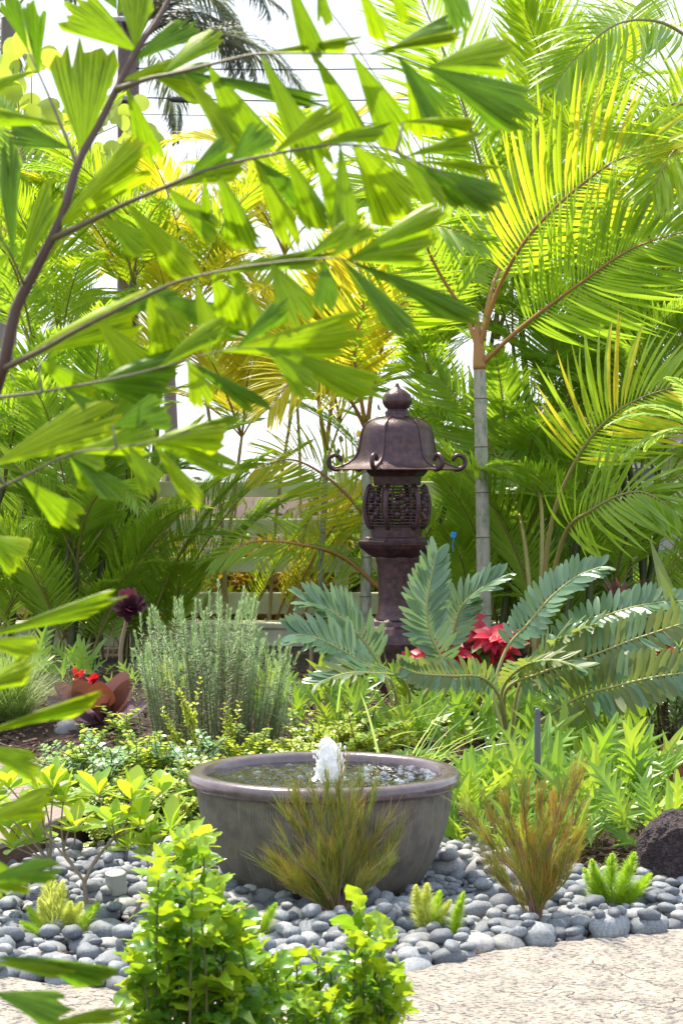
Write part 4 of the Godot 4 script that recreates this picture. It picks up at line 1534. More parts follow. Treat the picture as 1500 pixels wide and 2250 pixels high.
	bs.ngon_lathe([Vector2(50 * u, Y.call(1358)), Vector2(60 * u, Y.call(1364)), Vector2(66 * u, Y.call(1374)), Vector2(78 * u, Y.call(1378)), Vector2(92 * u, Y.call(1390)), Vector2(100 * u, Y.call(1410)), Vector2(100 * u, base_y - 0.02)], 6, turn, c)
	part(t, "base", bs.mesh(iron, true))

# ---------- planting beds ----------
func sprig_basis(az: float, lean: float, spin := 0.0) -> Basis:
	return Basis(Vector3.UP, az) * Basis(Vector3.FORWARD, lean) * Basis(Vector3.UP, spin)

func build_beds() -> void:
	rosemary()
	elephant_bushes()
	bromeliads()
	cycads()
	poinsettia()
	strap_lily()
	wart_ferns()
	right_side()
	rushes()
	foxtails()
	small_fixtures()

func rosemary() -> void:
	var lm := leafm("rosemary_leaf", lin(0.12, 0.19, 0.09), Color(0.4, 0.55, 0.2), 0.18, 0.55)
	var lm2 := leafm("rosemary_leaf_young", lin(0.22, 0.33, 0.16), Color(0.45, 0.62, 0.25), 0.2, 0.55)
	var wood := mat("rosemary_wood", lin(0.22, 0.16, 0.11), 0.9)
	var kinds := []
	for k in 5:
		var stem := MB.new()
		var leaf := MB.new()
		var tipm := MB.new()
		var pts := []
		var ra := []
		for i in 11:
			var f := i / 10.0
			pts.append(Vector3(0.03 * sin(f * 2.2 + k) * f, f, 0.03 * sin(f * 3.0 + 2 * k) * f))
			ra.append(lerpf(0.0045, 0.0015, f))
		stem.tube(pts, ra, 4)
		for i in 64:
			var f := 0.14 + 0.86 * i / 63.0
			var j := mini(int(f * 10), 9)
			var p: Vector3 = pts[j].lerp(pts[j + 1], f * 10 - j)
			for w in 5:
				var q := TAU * w / 5.0 + i * 1.1 + rr(-0.2, 0.2)
				var an := rr(-0.1, 0.7) if f < 0.9 else rr(0.9, 1.3)
				var dv := Vector3(cos(q) * cos(an), sin(an), sin(q) * cos(an))
				(tipm if f > 0.72 else leaf).blade(p, dv, Vector3.UP, rr(0.030, 0.048) * (1.0 if f < 0.93 else 0.7), 0.0062, rr(-0.3, 0.5), 2, 2, 0.1)
		var m := ArrayMesh.new()
		stem.into(m, wood)
		leaf.into(m, lm)
		tipm.into(m, lm2)
		kinds.append(m)
	var b := gpt(468, 8.3)
	var t := thing("rosemary_bush", "tall upright grey green rosemary bush behind the fountain bowl", "shrub", b)
	# outline of the tops, by photo column
	var top := [Vector2(280, 1330), Vector2(300, 1350), Vector2(340, 1335), Vector2(390, 1310), Vector2(440, 1330), Vector2(480, 1290), Vector2(500, 1262), Vector2(530, 1300), Vector2(560, 1310), Vector2(580, 1400), Vector2(615, 1385), Vector2(650, 1440)]
	for k in 112:
		var px := rr(282, 648)
		var d := 8.3 + rr(-0.24, 0.24)
		var ty := lerp_table(top, px) + absf(rr(0, 1) * rr(0, 1)) * 190.0
		var e := P(px, ty, d)
		var foot := b.lerp(Vector3(e.x, b.y, e.z), 0.62) + Vector3(rr(-0.05, 0.05), 0, rr(-0.05, 0.05))
		var ax := e - foot
		var xx := ax.cross(Vector3(rr(-1, 1), 0.1, rr(-1, 1))).normalized()
		var bas := Basis(xx, ax.normalized(), xx.cross(ax.normalized()))
		var l := ax.length()
		# keep the leaves' own size across the stem
		part(t, "stem", kinds[k % 5], Transform3D(bas.scaled_local(Vector3(l * 0.95 if l > 0.75 else 0.72, l, l * 0.95 if l > 0.75 else 0.72)), foot))

func elephant_bushes() -> void:
	var lm := leafm("elephant_bush_leaf", lin(0.16, 0.27, 0.07), Color(0.5, 0.7, 0.12), 0.26, 0.32)
	var ly := leafm("elephant_bush_new_leaf", lin(0.32, 0.40, 0.06), Color(0.75, 0.85, 0.1), 0.3, 0.32)
	var lb := leafm("elephant_bush_blue_leaf", lin(0.20, 0.33, 0.20), Color(0.4, 0.62, 0.25), 0.2, 0.32)
	var st := mat("elephant_bush_stem", lin(0.17, 0.07, 0.045), 0.7)
	var kinds := {}
	for tone in ["green", "yellow", "blue"]:
		kinds[tone] = []
		for k in 3:
			var stem := MB.new()
			var leaf := MB.new()
			var tipm := MB.new()
			var pts := []
			var ra := []
			for i in 13:
				var f := i / 12.0
				pts.append(Vector3(0.42 * f * f, f * (1.0 - 0.25 * f), 0.05 * sin(f * 4 + k)))
				ra.append(lerpf(0.012, 0.004, f))
			stem.tube(pts, ra, 5)
			var runs := [pts]
			for w in 9:
				var f := rr(0.2, 0.9)
				var s: Vector3 = pts[int(f * 12)]
				var q := rr(0, TAU)
				var dv := Vector3(cos(q) * 0.6 + 0.3, 0.55, sin(q) * 0.7).normalized() * rr(0.16, 0.34)
				var r := []
				for i in 6: r.append(s + dv * (i / 5.0) + Vector3(0, 0.05 * pow(i / 5.0, 2), 0))
				stem.tube(r, [0.006, 0.0055, 0.005, 0.0045, 0.004, 0.003], 4)
				runs.append(r)
			for r in runs:
				var n := 20 if r == pts else 10
				for i in n:
					var f := (0.15 if r == pts else 0.05) + 0.85 * i / n
					var u: float = f * (r.size() - 1)
					var j := mini(int(u), r.size() - 2)
					var p: Vector3 = r[j].lerp(r[j + 1], u - j)
					for s in [-1.0, 1.0]:
						var q: float = (i % 2) * PI * 0.5 + rr(-0.4, 0.4)
						var dv := Vector3(cos(q) * s, rr(0.1, 0.6), sin(q) * s).normalized()
						(tipm if f > 0.8 else leaf).blade(p, dv, Vector3(rr(-0.4, 0.4), 1, rr(-0.4, 0.8)), rr(0.042, 0.064), 0.046, 0.2, 3, 4, 0.08)
			var m := ArrayMesh.new()
			stem.into(m, st)
			leaf.into(m, {"green": lm, "yellow": ly, "blue": lb}[tone])
			tipm.into(m, {"green": ly, "yellow": ly, "blue": lm}[tone])
			kinds[tone].append(m)
	# foot column, depth, spread, height, branches, tones, words
	var spec := [
		[370, 7.85, 0.28, 0.5, 84, ["blue", "green"], -1.0, "blue green elephant bush spilling over the deck beside the bowl"],
		[345, 7.35, 0.26, 0.38, 66, ["green", "green", "yellow"], -0.4, "small leaved green elephant bush low between deck and bowl"],
		[470, 7.6, 0.20, 0.42, 34, ["yellow", "green"], 0.0, "yellow leaved elephant bush at the foot of the rosemary"],
		[590, 7.75, 0.24, 0.46, 40, ["green", "yellow"], 0.2, "bright green elephant bush behind the bowl and the fountain jet"],
		[715, 8.1, 0.2, 0.5, 26, ["yellow", "green"], 0.2, "lime green elephant bush between the rosemary and the strap lily"]]
	for s in spec:
		var b := gpt(s[0], s[1])
		var t := thing("elephant_bush", s[7], "shrub", b, "elephant bushes around the bowl")
		for k in s[4]:
			var az := rr(0, TAU)
			var lean := rr(0.0, 0.75)
			var L: float = s[3] * rr(0.6, 1.0) * (0.85 + 0.3 * rng.randf())
			var foot := b + Vector3(rr(-0.6, 0.6) * s[2] + s[6] * 0.1, 0, rr(-0.5, 0.5) * s[2])
			foot.y = gy(foot.x, foot.z)
			if s[6] < -0.9 and k % 2 == 0:
				az = PI + rr(-0.7, 0.7)
				lean = rr(0.4, 0.8)
			if s[0] < 480:      # stay clear of the bowl
				if foot.distance_to(bowl_at) < 0.55: foot.x -= 0.15
			part(t, "branch", kinds[s[5][rng.randi() % s[5].size()]][k % 3], Transform3D(sprig_basis(az, lean, rr(-0.5, 0.5)).scaled_local(Vector3(0.36, L, 0.36) if L < 0.36 else Vector3.ONE * L), foot))
	# two upright yellow shoots standing against the rosemary
	var b := gpt(445, 7.9)
	var t := thing("elephant_bush", "slender yellow elephant bush shoots standing against the rosemary", "shrub", b, "elephant bushes around the bowl")
	for q in [[445, 1475, 0.62], [412, 1540, 0.5], [520, 1530, 0.5]]:
		var e := P(q[0], q[1], 7.9)
		var foot := Vector3(e.x, b.y, e.z)
		part(t, "branch", kinds["yellow"][1], Transform3D(Basis(Vector3.UP, rr(0, 6)).scaled_local(Vector3(0.3, (e.y - foot.y) * 1.25, 0.3)), foot))

func bromeliads() -> void:
	# big red-brown rosette
	var m1 := leafm("bromeliad_red", lin(0.115, 0.045, 0.032), Color(0.5, 0.16, 0.08), 0.06, 0.28)
	var m2 := leafm("bromeliad_pink", lin(0.21, 0.105, 0.105), Color(0.7, 0.3, 0.25), 0.08, 0.25)
	var m3 := leafm("bromeliad_purple", lin(0.18, 0.13, 0.17), Color(0.4, 0.2, 0.3), 0.12, 0.25)
	var mb := MB.new()
	mb.blade(Vector3.ZERO, Vector3.UP, Vector3.BACK, 1.0, 1.0, -0.35, 7, 4, 0.08)
	var leaf := mb.mesh(m1)
	var c := gpt(215, 9.3)
	var t := thing("bromeliad", "large red brown bromeliad rosette beside the deck", "bromeliad", c)
	var heart := P(222, 1588, 9.3)
	# tip column, row, depth change, width px, tone
	for q in [[160, 1497, 0.0, 50, m1], [112, 1512, 0.05, 44, m2], [222, 1492, 0.05, 55, m1], [292, 1480, 0.0, 50, m2], [312, 1500, 0.08, 44, m1], [250, 1535, 0.22, 52, m1], [310, 1575, 0.2, 42, m3], [130, 1570, 0.2, 44, m3], [165, 1560, 0.25, 42, m3], [190, 1520, -0.1, 50, m1], [260, 1500, -0.12, 50, m2], [205, 1545, 0.2, 46, m1], [330, 1555, 0.0, 40, m3], [100, 1545, 0.0, 40, m3]]:
		var e := P(q[0], q[1], 9.3 - q[2])
		part(t, "leaf", leaf, lx(heart + (e - heart) * 0.12, e, Vector3(0, 0.75, 0.8) - (e - heart).normalized() * 0.1, q[3] * 1.25 * 9.3 / F), q[4])
	var st := MB.new()
	st.tube([c, heart + Vector3(0, 0.02, 0)], [0.03, 0.035], 8)
	part(t, "stem", st.mesh(m3))
	# red flower heads behind it
	var red := leafm("red_petal", lin(0.55, 0.015, 0.03), Color(0.9, 0.03, 0.05), 0.2, 0.45)
	var gs := mat("green_stalk", lin(0.1, 0.16, 0.04), 0.6)
	var pet := MB.new()
	pet.blade(Vector3.ZERO, Vector3.UP, Vector3.BACK, 1.0, 0.5, 0.4, 3, 0)
	var pm := pet.mesh(red)
	var fl := gpt(190, 9.75)
	var ft := thing("red_flower", "two bright red ruffled flower heads above the bromeliad", "flower", fl)
	var fp := P(175, 1490, 9.75)
	for q in [[173, 1490, 0.045], [205, 1496, 0.035]]:
		var e := P(q[0], q[1], 9.7)
		var sb := MB.new()
		sb.tube([Vector3(fl.x, fl.y, e.z), e.lerp(Vector3(fl.x, fl.y, e.z), 0.4), e], [0.005, 0.004, 0.004], 5)
		part(ft, "stalk", sb.mesh(gs))
		for k in 34:
			var dv := rv(1.0).normalized()
			part(ft, "petal", pm, lx(e, e + (dv + Vector3(0, 0.3, 0.2)) * q[2] * rr(0.7, 1.1), rv(1.0), 0.045))
	# dark purple rosette on a bare stem
	var pur := leafm("purple_rosette_leaf", lin(0.032, 0.012, 0.02), Color(0.3, 0.06, 0.1), 0.05, 0.35)
	var rb := MB.new()
	rb.blade(Vector3.ZERO, Vector3.UP, Vector3.BACK, 1.0, 0.42, -0.5, 5, 1, 0.1)
	var rl := rb.mesh(pur)
	var rc := gpt(272, 9.8)
	var rt := thing("purple_succulent", "dark purple leaf rosette on a bare stem before the palms", "succulent", rc)
	var hd := P(285, 1340, 9.8)
	var ss := MB.new()
	ss.tube(spline([rc, rc.lerp(hd, 0.5) + Vector3(-0.03, 0, 0), hd], 8), [0.014, 0.013, 0.012, 0.012, 0.011, 0.011, 0.01, 0.01, 0.01], 7)
	part(rt, "stem", ss.mesh(mat("succulent_stem", lin(0.22, 0.17, 0.11), 0.85)))
	for k in 42:
		var el := 1.35 * pow(1.0 - k / 42.0, 0.8) - 0.25
		var az := k * 2.399
		var fd := Vector3(0.1, 0.55, 0.75).normalized()
		var dv := Vector3(cos(az) * cos(el), sin(el), sin(az) * cos(el))
		dv = (Basis(Vector3.RIGHT, 0.75) * dv)
		var l := rr(0.075, 0.115) * (1.0 if el < 0.7 else 0.6)
		part(rt, "leaf", rl, lx(hd, hd + dv * l, fd + rv(0.2), l))
	# a second, half hidden by the cycad
	var r2c := gpt(684, 9.5)
	var r2 := thing("purple_succulent", "small dark purple succulent half hidden behind the pale cycad frond", "succulent", r2c)
	var h2 := P(683, 1402, 9.5)
	var s2 := MB.new()
	s2.tube([r2c, h2], [0.01, 0.008], 6)
	part(r2, "stem", s2.mesh(mat("succulent_stem", lin(0.22, 0.17, 0.11), 0.85)))
	for k in 16:
		var dv := (rv(1.0) + Vector3(0, 0.3, 0)).normalized()
		part(r2, "leaf", rl, lx(h2, h2 + dv * rr(0.06, 0.09), Vector3(0, 0.6, 0.8) + rv(0.2), 0.06))
	# grey stone lying under the big rosette
	var gm := mat("grey_stone", lin(0.3, 0.3, 0.33), 0.75)
	bump(gm, noise_tex(0.1, 4, [], 256, 81), 0.4)
	gm.uv1_triplanar = true
	var sc := P(148, 1604, 9.15)
	var so := solo("grey_stone", pebble_mesh(99), Transform3D(Basis(Vector3.UP, 0.4).scaled_local(Vector3(0.06, 0.05, 0.05)), sc))
	so.material_override = gm
	tag(so, "grey stone lying below the red brown bromeliad at the deck edge", "stone")

func cycads() -> void:
	var a := leafm("cycad_leaf", lin(0.075, 0.145, 0.075), Color(0.35, 0.55, 0.16), 0.12, 0.27)
	var b := leafm("cycad_leaf_pale", lin(0.115, 0.195, 0.115), Color(0.4, 0.6, 0.2), 0.12, 0.24)
	var dk := leafm("cycad_leaf_back", lin(0.075, 0.105, 0.03), Color(0.4, 0.5, 0.08), 0.16, 0.5)
	var rm := mat("cycad_stalk", lin(0.30, 0.30, 0.10), 0.55)
	var us := []
	for k in 3:
		var mb := MB.new()
		mb.blade(Vector3.ZERO, Vector3.UP, Vector3.BACK, 1.0, 1.0, [0.15, 0.4, -0.15][k], 6, 4, [0.02, 0.035, 0.012][k], [0.0, 0.06, -0.06][k])
		us.append(mb.mesh(a))
	var plants := [
		[870, 8.9, "cycad with an upright grey green frond in front of the lantern", [
			[[[872, 1620], [930, 1530], [967, 1455], [946, 1395], [937, 1340], [944, 1280], [957, 1222]], [8.9, 8.85, 8.8, 8.8, 8.8, 8.82, 8.86], Vector3(0.15, 0.1, 1), 0.155, 0.036, 21, 0.32, [a, a, b], 62.0, 22.0],
			[[[872, 1620], [870, 1530], [845, 1475], [800, 1458], [750, 1428], [695, 1402], [650, 1394]], [8.9, 8.8, 8.7, 8.6, 8.55, 8.5, 8.48], Vector3(-0.15, 0.75, 0.75), 0.16, 0.038, 20, 0.3, [b, a, b], 70.0, 35.0],
			[[[872, 1620], [850, 1500], [815, 1430], [770, 1378], [722, 1340], [672, 1322]], [8.9, 8.9, 8.9, 8.85, 8.8, 8.75], Vector3(-0.1, 0.8, 0.6), 0.17, 0.038, 20, 0.35, [b, b, a], 66.0, 25.0],
			[[[872, 1620], [950, 1500], [985, 1420], [1010, 1340], [1050, 1298], [1095, 1270]], [8.95, 9.1, 9.15, 9.15, 9.1, 9.1], Vector3(0.1, 0.8, 0.6), 0.14, 0.034, 20, 0.4, [b, a], 60.0, 25.0],
			[[[872, 1620], [900, 1540], [880, 1490], [830, 1480], [760, 1480], [700, 1500]], [8.9, 8.7, 8.55, 8.4, 8.3, 8.25], Vector3(0, 1, 0.35), 0.13, 0.036, 18, 0.35, [a, dk], 66.0, 35.0]]],
		[1120, 8.6, "sprawling cycad with long low fronds in front of the ringed palm", [
			[[[1110, 1640], [1085, 1530], [1110, 1430], [1160, 1370], [1210, 1312], [1265, 1268], [1318, 1246]], [8.6, 8.65, 8.7, 8.7, 8.7, 8.7, 8.7], Vector3(-0.4, 0.55, 0.75), 0.125, 0.036, 20, 0.36, [a, a, b], 78.0, 35.0],
			[[[1110, 1640], [1150, 1500], [1220, 1430], [1290, 1372], [1370, 1340], [1440, 1325], [1540, 1318]], [8.6, 8.7, 8.75, 8.8, 8.8, 8.8, 8.8], Vector3(-0.25, 0.7, 0.7), 0.125, 0.036, 24, 0.32, [b, b, a], 80.0, 40.0],
			[[[1110, 1640], [1110, 1520], [1190, 1478], [1300, 1440], [1400, 1402], [1530, 1360]], [8.6, 8.4, 8.3, 8.2, 8.15, 8.1], Vector3(-0.2, 0.35, 0.9), 0.13, 0.038, 24, 0.3, [dk, dk, a], 80.0, 45.0],
			[[[1110, 1640], [1180, 1590], [1270, 1532], [1350, 1508], [1440, 1487], [1540, 1475]], [8.6, 8.3, 8.15, 8.05, 8.0, 7.95], Vector3(-0.1, 0.3, 0.95), 0.14, 0.042, 22, 0.28, [dk, dk, a], 84.0, 50.0],
			[[[1110, 1640], [1100, 1540], [1060, 1490], [990, 1485], [920, 1480], [880, 1465]], [8.6, 8.4, 8.3, 8.2, 8.15, 8.1], Vector3(0.1, 0.35, 0.9), 0.09, 0.032, 22, 0.3, [dk, a], 76.0, 40.0],
			[[[1110, 1640], [1140, 1510], [1200, 1430], [1250, 1395], [1310, 1370]], [8.6, 8.5, 8.4, 8.3, 8.2], Vector3(0.0, 0.9, 0.5), 0.12, 0.034, 18, 0.35, [a, dk], 70.0, 35.0],
			[[[1110, 1640], [1100, 1530], [1140, 1470], [1210, 1450], [1280, 1470]], [8.6, 8.4, 8.25, 8.1, 8.0], Vector3(0.0, 1.0, 0.3), 0.12, 0.036, 18, 0.35, [a, dk], 70.0, 35.0]]]]
	for pl in plants:
		var c := gpt(pl[0], pl[1])
		var t := thing("cycad", pl[2], "cycad", c)
		var cd := MB.new()
		cd.tube([c - Vector3(0, 0.03, 0), c + Vector3(0, 0.05, 0), c + Vector3(0, 0.1, 0)], [0.06, 0.07, 0.04], 10)
		part(t, "caudex", cd.mesh(mat("cycad_trunk", lin(0.1, 0.07, 0.05), 0.95)))
		for f in pl[3]:
			var pts := []
			for i in f[0].size(): pts.append(P(f[0][i][0], f[0][i][1], f[1][i]))
			pts[0] = c + Vector3(0, 0.08, 0)
			var fr := hold(t, "frond", pts[0])
			var n := 36
			var sp := spline(pts, n)
			var mb := MB.new()
			var ra := []
			for i in n + 1: ra.append(lerpf(0.009, 0.003, float(i) / n))
			mb.tube(sp, ra, 6)
			part(fr, "stalk", mb.mesh(rm))
			var np := int(f[5] * 1.2)
			for k in np:
				var tt: float = (k + 0.5) / np
				var t1 := lerpf(f[6], 0.99, tt)
				var u := t1 * n
				var i := mini(int(u), n - 1)
				var p: Vector3 = sp[i].lerp(sp[i + 1], u - i)
				var T: Vector3 = (sp[mini(i + 2, n)] - sp[maxi(i - 1, 0)]).normalized()
				var fc: Vector3 = f[2]
				var U := (fc - T * fc.dot(T)).normalized()
				var S := T.cross(U)
				var A := deg_to_rad(lerpf(f[8], f[9], tt)) + rr(-0.05, 0.05)
				var L: float = f[3] * (0.62 + 0.38 * sin(PI * pow(tt, 0.8))) * rr(0.94, 1.06)
				for sg in [-1.0, 1.0]:
					var dv: Vector3 = (T * cos(A) + S * sg * sin(A) + U * (0.28 * sin(A) + rr(-0.12, 0.12))).normalized()
					var nr: Vector3 = (U.rotated(T, sg * -0.35) + S * sg * -0.25).rotated(dv, sg * rr(0.05, 0.4))
					part(fr, "leaflet", us[rng.randi() % 3], lx(p, p + dv * L, nr, f[4] * rr(0.76, 0.94)), f[7][rng.randi() % f[7].size()])

func clay_pot(nm: String, label: String, at: Vector3, r: float, h: float) -> Node3D:
	var m := mat("terracotta", Color.WHITE, 0.8)
	if m.albedo_texture == null:
		m.albedo_texture = noise_tex(0.02, 5, [[0.0, lin(0.22, 0.07, 0.035)], [0.5, lin(0.36, 0.12, 0.06)], [1.0, lin(0.44, 0.2, 0.12)]], 256, 91)
		m.uv1_triplanar = true
		m.uv1_scale = Vector3(3, 3, 3)
	var t := thing(nm, label, "pot", at)
	var b := MB.new()
	b.lathe([Vector2(r * 0.55, 0), Vector2(r * 0.66, 0.01), Vector2(r * 0.88, h * 0.78), Vector2(r * 0.9, h * 0.8)], 40, at)
	part(t, "pot_body", b.mesh(m))
	var rm := MB.new()
	rm.lathe([Vector2(r * 0.9, h * 0.79), Vector2(r * 0.98, h * 0.8), Vector2(r, h * 0.83), Vector2(r, h * 0.97), Vector2(r * 0.97, h), Vector2(r * 0.88, h), Vector2(r * 0.86, h * 0.97), Vector2(r * 0.82, h * 0.6)], 40, at)
	part(t, "pot_rim", rm.mesh(m))
	var so := MB.new()
	so.lathe([Vector2(r * 0.86, h * 0.85), Vector2(r * 0.4, h * 0.88), Vector2(0.001, h * 0.87)], 24, at)
	part(t, "potting_soil", so.mesh(mats["soil_mulch"]))
	return t

func poinsettia() -> void:
	var d := 9.4
	var at := gpt(1010, d)
	var top := P(1010, 1530, d).y
	var h := maxf(0.2, top - at.y)
	clay_pot("clay_pot", "terracotta pot holding the red poinsettia", at, 0.15, h)
	var red := leafm("poinsettia_bract", lin(0.52, 0.012, 0.05), Color(0.9, 0.02, 0.1), 0.25, 0.5)
	var red2 := leafm("poinsettia_bract_deep", lin(0.36, 0.008, 0.03), Color(0.8, 0.02, 0.08), 0.22, 0.5)
	var gr := leafm("poinsettia_leaf", lin(0.06, 0.12, 0.03), Color(0.3, 0.5, 0.06), 0.25, 0.45)
	var st := mat("poinsettia_stem", lin(0.14, 0.12, 0.05), 0.7)
	var mb := MB.new()
	mb.blade(Vector3.ZERO, Vector3.UP, Vector3.BACK, 1.0, 0.52, 0.55, 5, 0, 0.12)
	var bm := mb.mesh(red)
	var t := thing("poinsettia", "red poinsettia in the terracotta pot behind the cycads", "plant", at + Vector3(0, h, 0))
	var heads := [[985, 1410], [1040, 1395], [1075, 1400], [1030, 1365], [1000, 1440], [1060, 1430], [940, 1440], [1105, 1400], [920, 1465], [1115, 1425], [970, 1460], [1090, 1440], [1025, 1420], [950, 1480]]
	for q in heads:
		var e := P(q[0], q[1], d + rr(-0.14, 0.1))
		var sb := MB.new()
		sb.tube(spline([at + Vector3(0, h * 0.8, 0), (at + Vector3(0, h, 0)).lerp(e, 0.5) + rv(0.02), e], 6), [0.006, 0.006, 0.005, 0.005, 0.004, 0.004, 0.004], 5)
		part(t, "stem", sb.mesh(st))
		for k in 13:
			var az := k * 2.399
			var el := rr(-0.35, 0.65)
			var dv := Vector3(cos(az) * cos(el), sin(el), sin(az) * cos(el))
			dv = Basis(Vector3.RIGHT, 0.5) * dv
			var l := rr(0.07, 0.115)
			part(t, "bract", bm, lx(e, e + dv * l, Vector3(0, 0.6, 0.6) + rv(0.35), l), red if rng.randf() < 0.65 else red2)
		for k in 5:
			var az := rr(0, TAU)
			var p := e.lerp(at + Vector3(0, h, 0), rr(0.2, 0.6))
			part(t, "leaf", bm, lx(p, p + Vector3(cos(az), rr(-0.3, 0.1), sin(az)) * rr(0.07, 0.11), Vector3(0, 1, 0.4), 0.09), gr)
	# one drooping bract at the side
	for q in [[[1100, 1490], [1138, 1535]], [[1095, 1480], [1125, 1510]]]:
		part(t, "bract", bm, lx(P(q[0][0], q[0][1], 9.2), P(q[1][0], q[1][1], 9.15), Vector3(0.2, 0.3, 1), 0.1), red)

func strap_lily() -> void:
	var m1 := leafm("strap_leaf", lin(0.12, 0.21, 0.05), Color(0.45, 0.65, 0.1), 0.26, 0.33)
	var m2 := leafm("strap_leaf_pale", lin(0.26, 0.36, 0.15), Color(0.6, 0.75, 0.2), 0.26, 0.33)
	var us := []
	for k in 3:
		var mb := MB.new()
		mb.blade(Vector3.ZERO, Vector3.UP, Vector3.BACK, 1.0, 1.0, [0.5, 0.95, 1.35][k], 9, 2, 0.008, [0.01, -0.015, 0.02][k])
		us.append(mb.mesh(m1))
	for s in [[850, 7.6, 110, 0.24, "strappy narrow leaved lily clump just behind the bowl rim"], [735, 8.3, 46, 0.16, "narrow leaved lily clump between rosemary and cycad"]]:
		var c := gpt(s[0], s[1])
		var t := thing("strap_lily", s[4], "plant", c)
		for k in s[2]:
			var az := rr(-0.5, PI + 0.5) if k % 3 else rr(0, TAU)
			var lean := rr(0.15, 1.05)
			var dv := Vector3(cos(az) * sin(lean), cos(lean), sin(az) * sin(lean) * 0.7)
			if k % 4 == 0: dv.x = absf(dv.x)
			var foot := c + Vector3(rr(-0.5, 0.5) * s[3], 0, rr(-0.3, 0.3) * s[3])
			foot.y = gy(foot.x, foot.z)
			var L := rr(0.36, 0.66) * (1.0 if s[1] < 8 else 0.95)
			var out := Vector3(dv.x, 0, dv.z).normalized()
			part(t, "blade", us[rng.randi() % 3], lx(foot, foot + dv * L, Vector3.UP * 0.7 - out * 0.7 + rv(0.35), rr(0.011, 0.018)), m2 if rng.randf() < 0.35 else m1)

func lobed_leaf(m: Material, lobes: int, sd: int) -> ArrayMesh:
	var r2 := RandomNumberGenerator.new()
	r2.seed = sd
	var mb := MB.new()
	var n := 44
	for sg in [-1.0, 1.0]:
		var cs := []
		for k in lobes: cs.append([0.22 + 0.6 * (k + 0.3 * (0.5 + 0.5 * sg)) / lobes, r2.randf_range(0.24, 0.4) * (1.0 - 0.4 * k / lobes), r2.randf_range(0.05, 0.07)])
		var s := mb.v.size()
		for i in n + 1:
			var t := float(i) / n
			var w := 0.075 * pow(maxf(0.0, sin(PI * clampf(pow(t, 0.8), 0.0, 1.0))), 0.6) * (1.0 if t > 0.12 else t / 0.12 * 0.8 + 0.1) + 0.006
			for q in cs:
				var x: float = (t - q[0]) / q[2]
				if absf(x) < 1.0: w = maxf(w, 0.05 + q[1] * pow(1.0 - absf(x), 0.75))
			var bendz := -0.28 * t * t
			mb.add(Vector3(0, t, bendz), Vector2(0.5, t))
			mb.add(Vector3(sg * w * 0.5, minf(t + w * 0.42, 1.02), bendz + 0.12 * w), Vector2(0.5 + sg * 0.25, t))
			mb.add(Vector3(sg * w, minf(t + w * 0.9, 1.04), bendz + 0.05 * w + 0.05 * sin(t * 20.0) * w), Vector2(0.5 + sg * 0.5, t))
		for i in n:
			var a := s + i * 3
			for j in 2:
				if sg > 0: mb.quad(a + j, a + j + 3, a + j + 4, a + j + 1)
				else: mb.quad(a + j, a + j + 1, a + j + 4, a + j + 3)
	return mb.mesh(m)

